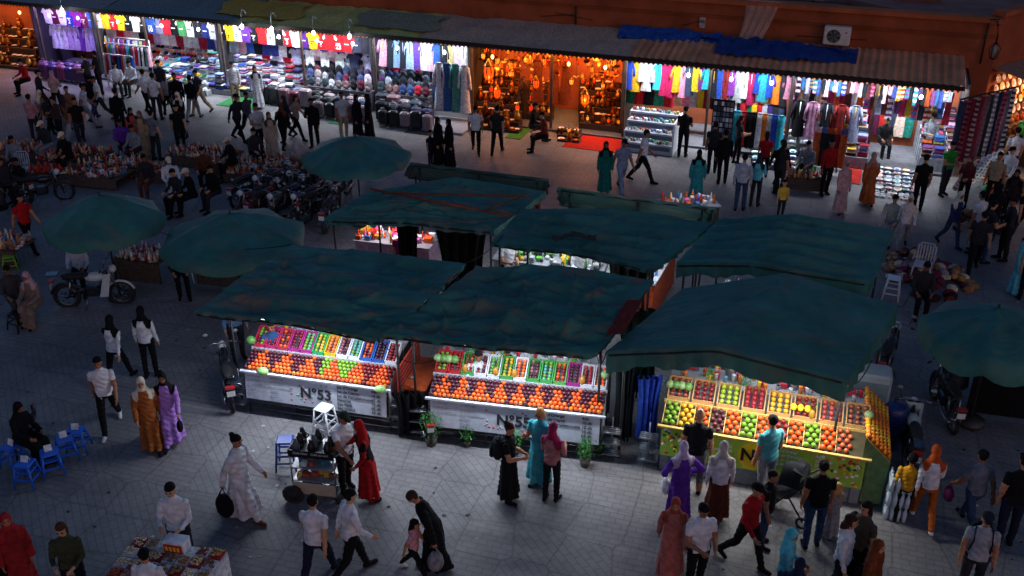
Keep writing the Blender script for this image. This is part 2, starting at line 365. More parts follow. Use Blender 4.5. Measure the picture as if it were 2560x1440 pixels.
    for i in range(16):
        for j in range(14):
            t=i/15; P[i,j]=(X0+(X1-X0)*j/13*(1-.35*t)+.4*t*t*-.3,2.1-.5*t**3+.07*math.sin(j*1.9+i*.3)+(.25 if t<.1 else 0),4.58-1.35*t)
    mb.grid(P,(1,1,1),0); mb.build('plastic_sheeting',mats=[m])
    mb=MB(FM); X=xs(2488,1.9,4.0)
    mb.tube([(X,2.25,4.4),(X-.05,1.9,4.6),(X-.05,1.5,4.5),(X,1.35,4.2),(X,1.35,3.95)],.025,DARK,STE)
    mb.cyl((X-.25,2.2,3.1),(X-.25,2.2,4.5),.03,DARK,STE); mb.tube([(X-.25,2.2,4.5),(X,1.9,4.6)],.02,DARK,STE)
    for q in range(6):
        a=q*math.pi/3; mb.tube([(X+.1*math.cos(a),1.35+.1*math.sin(a),3.5),(X+.17*math.cos(a),1.35+.17*math.sin(a),3.83),(X+.03*math.cos(a),1.35+.03*math.sin(a),3.99)],.012,DARK,STE,n=4)
    mb.lathe((X,1.35,3.51),[(.07,0),(.13,.3),(.02,.42)],C('8a8070'),GLO,n=6)
    mb.lathe((X,1.35,3.45),[(.01,0),(.11,.05),(.11,.07)],DARK,STE,n=6)
    mb.build('wall_lantern')
    mb=MB(FM)
    mb.box(((XL+0)/2,2.9+.45,1.45),(0-XL,.1,2.9),C('6a6a70'),WAL)
    mb.box(((XL)/2,1.1,2.86),(-XL,2.5,.04),C('3a3634'),MAT)
    mb.box(((XL)/2,1.55,.04),(-XL,3.5,.08),C('5a5a60'),MAT)
    for u in (104,252,560,940,1182,1562,1975,2400): mb.box((xs(u,.6),1.75,1.45),(.08,3.0,2.9),C('3a3028') if u in(1182,1562) else C('34343c'),WAL)
    for u in (104,252,372,560,760,940,1182,1380,1562,1770,1975,2180,2396): mb.box((xs(u,0),-.05,1.4),(.08,.08,2.9),C('5a4a40'),STE)
    mb.build('shop_interior_walls')
building()
# ---------------------------------------------------------------- shops
COOL=(.84,.91,1.0); WARM=(1.0,.42,.12); VIO=(.5,.34,1.0)
def shoplight(u0,u1,power,col):
    X0,X1=xs(u0,.3),xs(u1,.3); w=X1-X0
    area('shop_light',FM,((X0+X1)/2,-.2,2.86),(w*.9,.12),power*.95,col,rx=math.radians(14))
    area('shop_light',FM,((X0+X1)/2,1.4,2.78),(w*.8,.4),power*1.05,col,rx=math.radians(8))
    mb=MB(FM); n=max(1,int(w/1.3))
    for k in range(n):
        x=X0+w*(k+.5)/n; mb.cyl((x,.1,2.82),(x,.1,2.5),.012,(.02,.02,.02),MAT,n=4)
        mb.sph((x,.1,2.42),(.06,.06,.08),tuple(min(1,c*1.1) for c in col),EMI)
    mb.build('shop_light_bulbs')
def rows(fn,u0,u1,d,z,step,jit=.02,dz=0):
    X0,X1=xs(u0,d,z),xs(u1,d,z); n=max(1,int((X1-X0)/step))
    for k in range(n): fn((X0+(k+.5)*(X1-X0)/n+rnd(-jit,jit),d+rnd(-jit,jit),z+rnd(-dz,dz)))
def clutter(name,body):
    mb=MB(FM); body(mb); return mb.build(name)
def tier(mb,u0,u1,d0,d1,z0,z1,n,fn,step,col=C('90949c')):
    for i in range(n):
        t=i/(n-1) if n>1 else 0; d=d0+(d1-d0)*t; z=z0+(z1-z0)*t
        X0,X1=xs(u0,d,z),xs(u1,d,z)
        mb.box(((X0+X1)/2,d+.05,z/2),(X1-X0,abs(d1-d0)/max(1,n-1)*.98 if n>1 else .4,z-.01),col,MAT)
        rows(fn,u0,u1,d,z,step)
JC=['e0e0e8','5a1030','e0e0e8','2a3a90','7a2080','702038','3a6ab0','e8e8ee','d8b020','d02028','e0c020','151520','e8e8ee','1a1a20','2a50a0','7a7aa0','c02030','101018','3a8048','d8d8e0','202028','1c2c70','c8c8d0','111118','e0b820','f0f0f4','5a2a8a','101014','c01c24','e8e8ee','101018','c01c24','ece8f4','5a2a8a','e8c020','c81c24','c81c24','c41a20','d02028','3a3a50','262630','2a2a50']
JD=.36
JX0,JX1=xs(108,JD,2.5),xs(945,JD,2.5)
def jerseys(mb):
    X0,X1=JX0,JX1; n=len(JC)
    for k in range(n):
        c=C(JC[k]); x=X0+(k+.5)*(X1-X0)/n
        tshirt(mb,(x,JD+.03*(k%2),2.63),.40,.62,vary(c,.1),trim=C('e8e8ee') if k%3==0 else None)
        if k%4: mb.box((x,JD-.045,2.31),(.18,.004,.035),C('101018') if sum(c)>1 else C('e8e8ee'),MAT)
    for k in range(n-2):
        x=X0+(k+.8)*(X1-X0)/n
        tshirt(mb,(x,.95,2.0),.42,.6,vary(random.choice(PAST)))
root=clutter('hanging_jerseys',jerseys)
for k,s in ((24,'6'),(25,'6'),(29,'6'),(31,'3'),(34,'6'),(3,'2'),(5,'6'),(9,'6'),(35,'6'),(37,'23'),(27,'6'),(14,'10')):
    x=JX0+(k+.5)*(JX1-JX0)/len(JC); dk=sum(C(JC[k]))>1
    text(s,FM,(x,JD-.06+.03*(k%2),2.17),.24,'K' if dk else 'W',root,name='jersey_number',bold=.008,align='CENTER')
for a in ((-300,100,110,WARM),(108,250,110,VIO),(255,372,110,COOL),(376,558,150,COOL),(564,760,180,COOL),(760,938,160,COOL),(945,1178,170,COOL),(1190,1380,75,WARM),(1380,1560,75,WARM),(1568,1770,165,COOL),(1775,1973,155,COOL),(1978,2180,150,COOL),(2185,2396,155,COOL)): shoplight(*a)
BR=[C(h) for h in ('b87028','8a4a18','d09040','603010','a8581c','c07830')]
def brass(mb,u0,u1):
    for z in np.arange(.3,2.3,.3):
        rows(lambda p:bowl(mb,p,rnd(.1,.17),random.choice(BR),tilt=1.2,mat=MET),u0,u1,3.1,z,.34)
    tier(mb,u0,u1,0,2.2,.15,1.1,5,lambda p:(vase(mb,p,rnd(.5,1),random.choice(BR)) if random.random()<.5 else bowl(mb,p,rnd(.1,.16),random.choice(BR))),.3,col=C('3a2210'))
clutter('brass_ware_display',lambda mb:brass(mb,-330,98))
def lampshop(mb):
    GL=[C(h) for h in ('ff7a18','ff5a10','ff3a08','e02806','ff9a30')]
    for z in np.arange(.25,2.5,.22):
        rows(lambda p:(bowl(mb,p,rnd(.07,.13),random.choice(BR),tilt=1.2,mat=MET) if random.random()<.75 else lantern(mb,p,rnd(.35,.5),glow=random.choice(GL))),1190,1555,3.0,z,.24)
    def it(p):
        r=random.random()
        if r<.5: vase(mb,p,rnd(.4,.9),random.choice(BR))
        elif r<.62: lantern(mb,(p[0],p[1],p[2]+.12),rnd(.4,.65),glow=random.choice(GL))
        else: bowl(mb,p,rnd(.07,.14),random.choice(BR),mat=random.choice([MET,GLO]))
    tier(mb,1195,1300,-.7,2.3,.12,1.3,8,it,.2,col=C('38200e'))
    tier(mb,1450,1553,.4,2.5,.3,1.5,7,it,.19,col=C('38200e'))
    tier(mb,1395,1450,-1.0,-.3,.06,.2,3,it,.24,col=C('38200e'))
    tier(mb,1305,1380,.8,2.5,.3,1.3,5,it,.2,col=C('38200e'))
    for k in range(60):
        u=rnd(1195,1552); d=rnd(.1,2.4); lantern(mb,(xs(u,d,2.2),d,rnd(1.5,2.4)),rnd(.4,.85),glow=random.choice(GL))
    for k in range(40):
        u=rnd(1195,1552); d=rnd(.1,1.4); x=xs(u,d,2.3); z=rnd(1.9,2.4); mb.cyl((x,d,z),(x,d,2.85),.006,DARK,MET,n=3); bowl(mb,(x,d,z),rnd(.07,.15),random.choice(BR),tilt=rnd(0,2.8),mat=MET)
    for u,z,s in ((1222,1.8,1.7),(1462,1.2,1.4),(1243,1.1,1.1),(1340,1.6,1.0)): lantern(mb,(xs(u,-.1,z),-.1,z),s,glow=C('ff4a0c'))
    for u in (1345,1385,1415): gown(mb,(xs(u,.3,2),.3,2.4),.4,1.5,vary(C('7a3414')),arms=False)
clutter('lantern_and_brass_shop_display',lampshop)
for u,d,z in ((1225,-.4,1.5),(1310,1.2,1.9),(1460,-.3,1.3),(1500,1.5,1.9),(1400,.9,1.7)):
    p=(FM@np.array([xs(u,d,z),d,z,1]))[:3]; point('lantern_glow',p,30,(1,.33,.07),.12)
def clothes_a(mb):
    for z in (2.2,1.5):
        rows(lambda p:tshirt(mb,p,.4,.6,vary(random.choice(VIV))),108,250,2.7,z,.33)
        rows(lambda p:tshirt(mb,p,.4,.6,vary(random.choice(PAST))),255,372,2.7,z,.33)
    for d in (.7,1.3,2.0): rows(lambda p:gown(mb,p,.3,1.0,vary(random.choice([C('5a2a90'),C('8a2a60'),C('3a3a90'),C('a08ac0'),C('d0c8e8')]))),125,235,d,1.9,.28)
    for u0,u1,d,z in ((262,372,-.2,1.55),(262,372,.5,1.6),(258,330,-.9,1.3),(262,372,1.4,1.7)):
        X0,X1=xs(u0,d,z),xs(u1,d,z); mb.tube([(X0,d,z+.06),(X1,d,z+.06)],.02,(.6,.6,.6),MET)
        for X in (X0,X1): mb.cyl((X,d,0),(X,d,z+.06),.02,(.6,.6,.6),MET)
        rows(lambda p:gown(mb,p,.14,.75,vary(random.choice(PAST+VIV)),arms=False,n=8),u0,u1,d,z,.085)
    rows(lambda p:folded(mb,p,9),255,372,2.4,.1,.34)
clutter('clothing_racks',clothes_a)
def luggage(mb):
    LC=[C(h) for h in ('20222c','3a3c4c','1c1e28','6a2840','503058','3c4870','8a6a70','9a8a90','181a22','40505c')]
    for d,z in ((-.9,0),(-.5,0)): rows(lambda p:suitcase(mb,p,rnd(.8,1),random.choice([C('6a3a6a'),C('4a3a7a'),C('904070')])),105,232,d,z,.42)
    for i,d in enumerate((-1.5,-1.1,-.7)): rows(lambda p:suitcase(mb,p,rnd(.85,1.1)-.1*(i==0),random.choice(LC+[C('9a8088'),C('7a6a70')]),rz=rnd(-.2,.2)),785,925,d,0,.42)
    for i,d in enumerate((-1.6,-1.2,-.8,-.4)): rows(lambda p:suitcase(mb,p,rnd(.85,1.2)-.12*(i==0),random.choice(LC),rz=rnd(-.2,.2)),945,1085,d,0,.44)
    rows(lambda p:suitcase(mb,p,rnd(.8,1.1),random.choice(LC)),650,780,-.7,0,.46)
    tier(mb,770,930,-.2,2.2,.75,1.5,7,lambda p:backpack_item(mb,p,vary(random.choice(LC+[C('505a90'),C('38405a'),C('703848'),C('c0c0c8')]),.3),rnd(.8,1.05)),.30,col=C('505058'))
    tier(mb,945,1075,-.1,2.2,.75,1.5,7,lambda p:backpack_item(mb,p,vary(random.choice(LC+[C('405a90'),C('b02838'),C('9098a8')]),.3),rnd(.8,1.1)),.30,col=C('505058'))
clutter('suitcases_and_backpacks_display',luggage)
def hats(mb):
    X0,X1=xs(378,1.2,1.2),xs(520,1.2,1.2)
    for z in np.arange(.15,2.3,.26):
        mb.box(((X0+X1)/2,1.35,z),(X1-X0,.45,.025),WHITE,GLO)
        rows(lambda p:capitem(mb,p,vary(random.choice(VIV+[WHITE,WHITE]))),380,518,1.2,z+.02,.2)
    for k in range(6): mb.box((X0+(X1-X0)*k/5,1.4,1.2),(.03,.45,2.3),WHITE,GLO)
    tier(mb,378,520,-.6,.7,.2,.9,5,lambda p:(capitem(mb,p,vary(random.choice(VIV+[WHITE]*4))) if random.random()<.5 else folded(mb,p,3)),.28,col=C('a0a4ac'))
    for z in (2.3,1.7,1.1): rows(lambda p:tshirt(mb,p,.4,.55,vary(random.choice([WHITE,C('b8c8b8'),C('c8c8d0'),C('40a060'),C('202028')]))),520,660,1.6,z,.4)
    tier(mb,525,640,-.2,1.3,.2,.9,5,lambda p:folded(mb,p,random.randint(3,7)),.34,col=C('a0a4ac'))
clutter('hat_shelves',hats)
def shirts(mb):
    for z in (2.3,1.6,.95): rows(lambda p:tshirt(mb,p,.42,.6,vary(random.choice([WHITE]*4+PAST+[C('e0c020')]))),600,940,2.6,z,.42)
    tier(mb,640,775,-.5,2.2,.2,1.3,7,lambda p:folded(mb,p,random.randint(3,7),pal=[WHITE,WHITE,C('a8a8b8'),C('2c3060'),C('7a8098'),C('202430'),C('a83048')]),.34,col=C('a0a4ac'))
    rows(lambda p:tshirt(mb,p,.42,.6,vary(random.choice([WHITE,WHITE,C('d02030'),C('8898d0')]))),650,940,1.2,1.75,.45)
    rows(lambda p:tshirt(mb,p,.42,.6,vary(random.choice([WHITE,C('a0a4c0'),C('303858')]))),720,940,.7,1.85,.6)
clutter('folded_tshirt_display',shirts)
def kaftans(mb):
    rows(lambda p:gown(mb,p,.36,1.0,vary(random.choice(PAST+[WHITE,WHITE]))),950,1170,.4,2.62,.27)
    for i,(d,u0) in enumerate(((-.3,1085),(.5,1080),(1.3,1075),(2.2,1070))):
        rows(lambda p:gown(mb,p,.34,1.75,vary(random.choice([WHITE,C('c0c0c8'),C('c8c0a8'),C('7a9ac0'),C('2a4a80'),C('4a8a80'),C('b89a50'),C('c8c8d8'),C('8090a8')]))),u0,1172,d,2.15,.3)
    rows(lambda p:gown(mb,p,.36,1.3,vary(random.choice(PAST))),950,1075,2.5,2.2,.3)
clutter('hanging_kaftans',kaftans)
def dresses(mb):
    rows(lambda p:gown(mb,p,.30,rnd(.6,1.1),vary(random.choice(VIV),.3),fl=.2),1568,1985,.4,2.62,.2)
    rows(lambda p:gown(mb,p,.36,1.3,vary(random.choice(VIV+PAST),.3),fl=.2),1690,1970,1.3,2.3,.27)
    rows(lambda p:gown(mb,p,.36,1.5,vary(random.choice(VIV+PAST),.3),fl=.2),1568,1970,2.7,2.4,.27)
    rows(lambda p:gown(mb,p,.34,1.3,vary(random.choice([C('202028'),C('d02030'),C('e0a020'),C('e8e8f0'),C('208060')]))),1568,1690,.7,2.4,.3)
    rows(lambda p:gown(mb,p,.3,1.2,vary(random.choice(VIV)),arms=False),1830,1960,-.3,1.5,.16)
    rows(lambda p:gown(mb,p,.3,1.0,vary(random.choice(VIV)),arms=False),1830,1960,.4,1.6,.16)
clutter('hanging_dresses',dresses)
spal=[C(h) for h in ('a83058','3a68a0','c8b0b8','6a3a70','b05028','2a7a78','c8b898','9098b8','801c30','b07898','3a4a90','c8c8ce','20242c','a88830','50282c')]
def scarves(mb):
    pal=spal
    rows(lambda p:scarf(mb,p,.13,rnd(.3,.6),vary(random.choice(pal),.3),vary(random.choice(pal)) if random.random()<.3 else None),1985,2385,.36,2.62,.125)
    rows(lambda p:scarf(mb,p,.2,rnd(.8,1.1),vary(random.choice(pal)),vary(random.choice(pal)) if random.random()<.3 else None,m=12),1985,2385,1.0,2.4,.19)
    rows(lambda p:scarf(mb,p,.24,1.6,vary(random.choice(pal))),1985,2385,2.8,2.35,.22)
    rows(lambda p:scarf(mb,p,.3,1.7,vary(random.choice([C('c83028'),C('2a9080'),C('d8c8b0'),C('602040'),C('7a1020'),C('e0e0e8'),C('303a50')]))),2150,2300,2.2,2.1,.25)
    tier(mb,2300,2390,.2,2.4,.5,1.4,6,lambda p:folded(mb,p,random.randint(4,8),pal=pal),.33)
    tier(mb,2110,2170,-.2,2.2,.4,1.3,6,lambda p:folded(mb,p,random.randint(4,8),pal=pal),.33)
    for d in (-1.2,-.6,0): rows(lambda p:scarf(mb,p,.22,1.1,vary(random.choice(pal))),2040,2120,d,1.35,.17)
    rows(lambda p:gown(mb,p,.34,1.2,vary(random.choice(VIV+pal))),1985,2160,-.1,2.0,.4)
clutter('hanging_scarves',scarves)
def ceramics(mb):
    pc=[C(h) for h in ('2a5aa0','c8c8c8','2a90a0','c03828','e0b030','b8b8c0','303a80','2a8050','a8602a','a8b0c0')]
    def it(p): bowl(mb,p,rnd(.08,.14),random.choice(pc),tilt=rnd(-.1,.3))
    tier(mb,1880,1990,-1.3,.9,.12,.6,8,it,.23,col=C('70707a'))
    tier(mb,2165,2300,-2.0,-.9,.08,.3,6,it,.25,col=C('70707a'))
    tier(mb,2000,2030,-.6,1.5,.3,.8,6,it,.25,col=C('70707a'))
    for d in np.arange(-2.6,-2.05,.16): rows(lambda p:(bowl(mb,p,rnd(.05,.09),random.choice(pc))),2185,2290,d,.03,.17)
clutter('ceramic_bowls_display',ceramics)
def cases(mb):
    X0,X1=xs(1566,-.6,.6),xs(1690,-.6,.6)
    for i,(d,z) in enumerate(((-1.1,.35),(-.75,.62),(-.4,.88),(-.05,1.1))):
        mb.box(((X0+X1)/2,d,z/2),(X1-X0,.34,z-.01),C('a8b0bc'),GLO)
        mb.box(((X0+X1)/2,d-.172,z-.14),(X1-X0-.1,.01,.14),C('4a5468'),GLO)
        for k in range(16): mb.rbox((X0+.12+k*(X1-X0-.2)/15,d+rnd(-.08,.08),z+.05),(rnd(.05,.12),.1,rnd(.04,.14)),vary(random.choice([WHITE,C('b09058'),C('506090'),C('a03830'),C('40806a')])),GLO,b=.02)
    mb.box((X1+.03,-.55,.55),(.05,1.4,1.1),WHITE,GLO)
clutter('glass_display_counter',cases)
def postcards(mb):
    for u in (1795,1818):
        X=xs(u,-.5,1.2); mb.box((X,-.5,1.15),(.4,.06,1.5),DARK,MAT); mb.cyl((X,-.5,0),(X,-.5,2),.02,DARK,STE)
        for i in range(8):
            for j in range(3): mb.box((X-.12+j*.12,-.54,.5+i*.18),(.09,.01,.13),vary(random.choice([C('a0a4b0'),C('606878'),C('303848'),C('d8d8e0')])),GLO)
clutter('postcard_rack',postcards)
def carpets(mb):
    for u0,u1,d0,d1,c in ((1405,1548,-1.6,.2,'b01c10'),(1262,1300,-1.4,.3,'3a7020'),(540,640,-1.6,-.4,'2a7a40'),(1975,2035,-1.6,0,'2a7a50'),(2100,2150,-1.8,0,'a82018'),(820,850,-2.1,-1.7,'2a6a40'),(1010,1075,-2.1,-1.7,'303a40')):
        X0,X1=xs(u0,d0,0),xs(u1,d0,0); mb.box(((X0+X1)/2,(d0+d1)/2,.012),(X1-X0,d1-d0,.016),C(c),CLO)
    X0,X1=xs(1085,-.6,0),xs(1185,-.6,0); mb.box(((X0+X1)/2,-.9,.05),(X1-X0,1.6,.08),C('9098a8'),GLO)
clutter('shop_carpets',carpets)
mb=MB(FM)
for k in range(12):
    t=k/11; scarf(mb,(.1+1.5*t,-1.1+1.9*t,2.75),.2,2.0,vary(random.choice([C('2c2c34'),C('60606a'),C('702838'),C('303850'),C('a8a8b0')]),.3),vary(random.choice([C('b8b8c0'),C('50505a'),C('a05060')]),.2) if k%2 else None,m=26)
mb.cyl((0,-1.15,2.8),(1.7,.9,2.8),.03,DARK,STE)
for k in range(9):
    for j in range(7): bowl(mb,(.35+j*.17+k*.04,-1.5+j*.28-.1,.2+k*.1),.1,vary(random.choice([C('b0b8c0'),C('a04030'),C('c8a040'),C('309080')])),tilt=1.1)
mb.build('hanging_plaid_blankets')
Mr=frame((FM@np.array([1.0,2.4,0,1]))[:3],(.8,.6,0))
mb=MB(Mr)
for z in np.arange(.3,2.6,.32):
    for k in range(12): bowl(mb,(.4+k*.36,-.08,z),rnd(.1,.16),vary(random.choice([C('b87028'),C('8a4a18'),C('c03828'),C('2a8a80'),C('e0b030')])),tilt=1.25)
for i in range(5):
    mb.box((2.4,-.5-.35*i,.5-.09*i),(4.4,.34,1-.18*i),C('4a3020'),MAT)
    for k in range(12): vase(mb,(.4+k*.36,-.5-.35*i,1-.18*i),rnd(.4,.7),vary(random.choice([C('b87028'),C('2a8a50'),C('c03828'),C('8a4a18')])),GLO)
mb.quad([(0,-.05,2.95),(6,-.05,2.95),(6,-1.6,2.75),(0,-1.6,2.75)],C('9a7a68'),CLO)
for k in range(6): lantern(mb,(.5+k*.7,-.7,2.0),.8)
mb.build('brass_ware_display')
area('shop_light',Mr,(2.5,-1.0,2.6),(4,.4),120,(1,.6,.3),rx=.2)
mb=MB(FM)
for u in (612,686,790,880,163):
    X=xs(u,-.3,3); mb.tube([(X-.25,.3,3.0),(X-.24,.1,3.3),(X-.12,-.25,3.42),(X,-.5,3.3),(X+.02,-.55,2.95)],.018,C('c8ccd4'),STE,n=6)
    mb.sph((X+.02,-.55,2.86),(.07,.07,.1),(.9,.95,1),EMI)
mb.build('awning_lamp_arms')
for u in (612,686,163,880):
    point('awning_lamp',(FM@np.array([xs(u,-.3,3)+.02,-.74,2.7,1]))[:3],40,COOL,.07)

# ---------------------------------------------------------------- canopies
def tentmat(name,stain,a=(.014,.092,.078),b2=(.036,.175,.150),ring=0):
    m,nt,b=newmat(name); L=nt.links.new
    tc=N(nt,'ShaderNodeTexCoord'); n1=N(nt,'ShaderNodeTexNoise'); n1.inputs['Scale'].default_value=1.3; n1.inputs['Detail'].default_value=6; n1.inputs['Roughness'].default_value=.62; L(tc.outputs['Object'],n1.inputs['Vector'])
    cr=N(nt,'ShaderNodeValToRGB'); e=cr.color_ramp.elements; e[0].position=.3; e[1].position=.7; e[0].color=(*a,1); e[1].color=(*b2,1); L(n1.outputs[0],cr.inputs[0])
    mp=N(nt,'ShaderNodeMapping'); mp.inputs['Scale'].default_value=(.9,2.6,1); mp.inputs['Rotation'].default_value=(0,0,.3); L(tc.outputs['Object'],mp.inputs[0])
    n2=N(nt,'ShaderNodeTexNoise'); n2.inputs['Scale'].default_value=1.1; n2.inputs['Detail'].default_value=5; n2.inputs['Distortion'].default_value=.8; L(mp.outputs[0],n2.inputs['Vector'])
    r2=N(nt,'ShaderNodeMapRange'); r2.inputs[1].default_value=.50; r2.inputs[2].default_value=.72; r2.inputs[3].default_value=0; r2.inputs[4].default_value=stain; L(n2.outputs[0],r2.inputs[0])
    mx=N(nt,'ShaderNodeMix',data_type='RGBA'); L(r2.outputs[0],mx.inputs[0]); L(cr.outputs[0],mx.inputs[6]); mx.inputs[7].default_value=(.14,.105,.08,1)
    out=mx.outputs[2]
    if ring:
        vo=N(nt,'ShaderNodeTexVoronoi',feature='F1'); vo.inputs['Scale'].default_value=1.5; mp3=N(nt,'ShaderNodeMapping'); mp3.inputs['Scale'].default_value=(.8,1.2,.1); L(tc.outputs['Object'],mp3.inputs[0]); L(mp3.outputs[0],vo.inputs['Vector'])
        cm=N(nt,'ShaderNodeMath',operation='COMPARE'); cm.inputs[1].default_value=.22; cm.inputs[2].default_value=.022; L(vo.outputs['Distance'],cm.inputs[0])
        sp=N(nt,'ShaderNodeSeparateColor'); L(vo.outputs['Color'],sp.inputs[0]); g=N(nt,'ShaderNodeMath',operation='GREATER_THAN'); g.inputs[1].default_value=.62; L(sp.outputs[0],g.inputs[0])
        mu=N(nt,'ShaderNodeMath',operation='MULTIPLY'); L(cm.outputs[0],mu.inputs[0]); L(g.outputs[0],mu.inputs[1])
        m2=N(nt,'ShaderNodeMath',operation='MULTIPLY'); L(mu.outputs[0],m2.inputs[0]); L(n1.outputs[0],m2.inputs[1])
        mz=N(nt,'ShaderNodeMix',data_type='RGBA'); L(m2.outputs[0],mz.inputs[0]); L(out,mz.inputs[6]); mz.inputs[7].default_value=(.16,.08,.06,1); out=mz.outputs[2]
    L(out,b.inputs['Base Color']); b.inputs['Roughness'].default_value=.62; b.inputs['Specular IOR Level'].default_value=.4
    n3=N(nt,'ShaderNodeTexNoise'); n3.inputs['Scale'].default_value=3.2; n3.inputs['Detail'].default_value=4; n3.inputs['Distortion'].default_value=.6; L(mp.outputs[0],n3.inputs['Vector'])
    bp=N(nt,'ShaderNodeBump'); bp.inputs['Strength'].default_value=.55; bp.inputs['Distance'].default_value=.06; L(n3.outputs[0],bp.inputs['Height']); L(bp.outputs[0],b.inputs['Normal'])
    return m
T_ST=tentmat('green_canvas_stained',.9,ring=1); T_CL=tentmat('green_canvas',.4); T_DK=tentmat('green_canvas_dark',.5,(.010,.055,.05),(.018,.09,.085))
def canopy(name,rws,mat,val=.15,purl=3,sag=.06,wr=.05,sideval=None,m=64,n=80,front=.06):
    A=np.array([[G(*p) for p in r] for r in rws]); R_,Cc=A.shape[:2]
    P=np.zeros((m,n,3)); sd=len(rws[0])*3+rws[0][0][0]*.01
    for i in range(m):
        for j in range(n):
            s=i/(m-1)*(R_-1); t=j/(n-1)*(Cc-1); i0=min(int(s),R_-2); j0=min(int(t),Cc-2); fs,ft=s-i0,t-j0
            p=(A[i0,j0]*(1-fs)*(1-ft)+A[i0+1,j0]*fs*(1-ft)+A[i0,j0+1]*(1-fs)*ft+A[i0+1,j0+1]*fs*ft)
            si,tj=i/(m-1),j/(n-1); edge=min(si,1-si,tj,1-tj); k=min(1,edge*9)
            q=mnoise.noise(Vector((tj*3,si*3,sd)))
            z=-sag*abs(math.sin(math.pi*(purl*si+.12*q)))*min(1,4*min(tj,1-tj)+.3)
            z+=wr*.7*mnoise.noise(Vector((tj*2.5,si*7,sd)))
            c1=abs(math.sin(math.pi*(tj*3.2+si*2.1+q*.8))); c2=abs(math.sin(math.pi*(tj*5.1-si*3.4+q*1.1+sd)))
            z+=wr*.55*(1-c1)**5*(.5+mnoise.noise(Vector((tj*5,si*5,sd+3))))+wr*.5*(1-c2)**6*(.5+mnoise.noise(Vector((tj*4,si*6,sd+8))))
            z+=wr*.32*mnoise.noise(Vector((tj*9+si*3,si*22+q,sd+5)))
            P[i,j]=(p[0],p[1],p[2]+z*(.35+.65*k))
    mb=MB(); mb.grid(P,(1,1,1),0)
    def vl(edge,d,out):
        q=np.zeros((5,len(edge),3))
        for a in range(5):
            for b in range(len(edge)):
                w=.03*math.sin(b*.9+sd)*a/4+.02*math.sin(b*.37)*a/4
                q[a,b]=edge[b]+np.array([out[0]*w,out[1]*w,-d*a/4*(1+.12*math.sin(b*.25+sd))])
        mb.grid(q,(1,1,1),0)
    sv=val if sideval is None else sideval
    vl(P[-1],val,(0,-1)); vl(P[0],sv,(0,1)); vl(P[:,0],sv,(-1,0)); vl(P[:,-1],sv,(1,0))
    o=mb.build(name,mats=[mat])
    mb=MB(); c=C('24282a'); ji=3
    for (fi,ff) in ((0,.0),(m-1,front)):
        ii=2 if fi==0 else min(int(round(fi*(1-ff))),m-3)
        for jj in (ji,n-1-ji):
            q2=P[ii,jj]; mb.cyl((q2[0],q2[1],0),(q2[0],q2[1],q2[2]-.05),.025,c,STE)
    for i in np.linspace(0,m-1,purl+1).astype(int):
        mb.tube([P[i,j]-np.array([0,0,.09]) for j in range(1,n-1,4)],.022,c,STE,n=5)
    for j in (1,n//2,n-2): mb.tube([P[i,j]-np.array([0,0,.11]) for i in range(0,m,4)],.022,c,STE,n=5)
    mb.build('frame',parent=o)
    return o,P
canopy('green_canvas_canopy',[[(730,612,2.7),(950,630,2.75),(1165,658,2.7)],[(610,690,2.62),(830,715,2.72),(1060,755,2.62)],[(485,778,2.4),(720,800,2.5),(948,850,2.35)]],T_ST,val=.08,sideval=.06,purl=4,sag=.07,wr=.2,front=.25)
canopy('green_canvas_canopy',[[(1190,668,2.72),(1400,662,2.8),(1632,700,2.7)],[(1085,745,2.62),(1330,745,2.75),(1570,800,2.6)],[(955,835,2.4),(1220,862,2.5),(1488,888,2.38)]],T_ST,val=.10,sideval=.06,purl=4,sag=.07,wr=.28,front=.2)
canopy('green_canvas_canopy',[[(1705,722,2.5),(1965,682,3.0),(2245,765,2.5)],[(1610,800,2.5),(1880,772,3.0),(2185,855,2.5)],[(1517,878,2.5),(1790,866,3.0),(2122,950,2.5)]],T_CL,val=.40,sideval=.35,purl=2,sag=.015,wr=.07,front=.15)
canopy('green_canvas_canopy',[[(1795,548,2.6),(1990,534,3.0),(2232,575,2.6)],[(1745,600,2.55),(1940,585,2.95),(2205,640,2.55)],[(1692,655,2.5),(1880,655,2.85),(2178,705,2.5)]],T_CL,val=.32,sideval=.25,purl=5,sag=.08,wr=.1)
canopy('green_canvas_canopy',[[(1305,522,2.6),(1540,522,2.8),(1785,555,2.55)],[(1265,565,2.5),(1480,580,2.65),(1710,615,2.5)],[(1230,605,2.35),(1420,625,2.45),(1632,672,2.35)]],T_CL,val=.12,purl=4,sag=.06,wr=.15)
canopy('green_canvas_canopy',[[(930,475,2.6),(1135,443,2.9),(1365,478,2.55)],[(865,510,2.5),(1070,500,2.75),(1300,530,2.5)],[(810,545,2.4),(1010,548,2.5),(1236,575,2.38)]],T_ST,val=.16,purl=2,sag=.06,wr=.15)
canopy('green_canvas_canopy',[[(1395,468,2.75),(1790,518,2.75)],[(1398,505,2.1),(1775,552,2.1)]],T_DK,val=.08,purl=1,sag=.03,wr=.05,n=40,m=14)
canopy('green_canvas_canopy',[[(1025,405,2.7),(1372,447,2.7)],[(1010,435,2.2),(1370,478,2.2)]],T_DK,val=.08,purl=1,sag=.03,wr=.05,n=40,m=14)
mb=MB(); 
mb.tube([G(925,472,2.95),G(1275,540,2.62)],.03,C('8a4028'),STE); mb.tube([G(955,482,2.95),G(1310,490,2.9)],.03,C('6a3c2c'),STE); mb.tube([G(1210,528,2.72),G(1320,485,2.85)],.025,C('6a3c2c'),STE)
mb.build('wooden_poles')
mb=MB(); P=np.zeros((6,14,3))
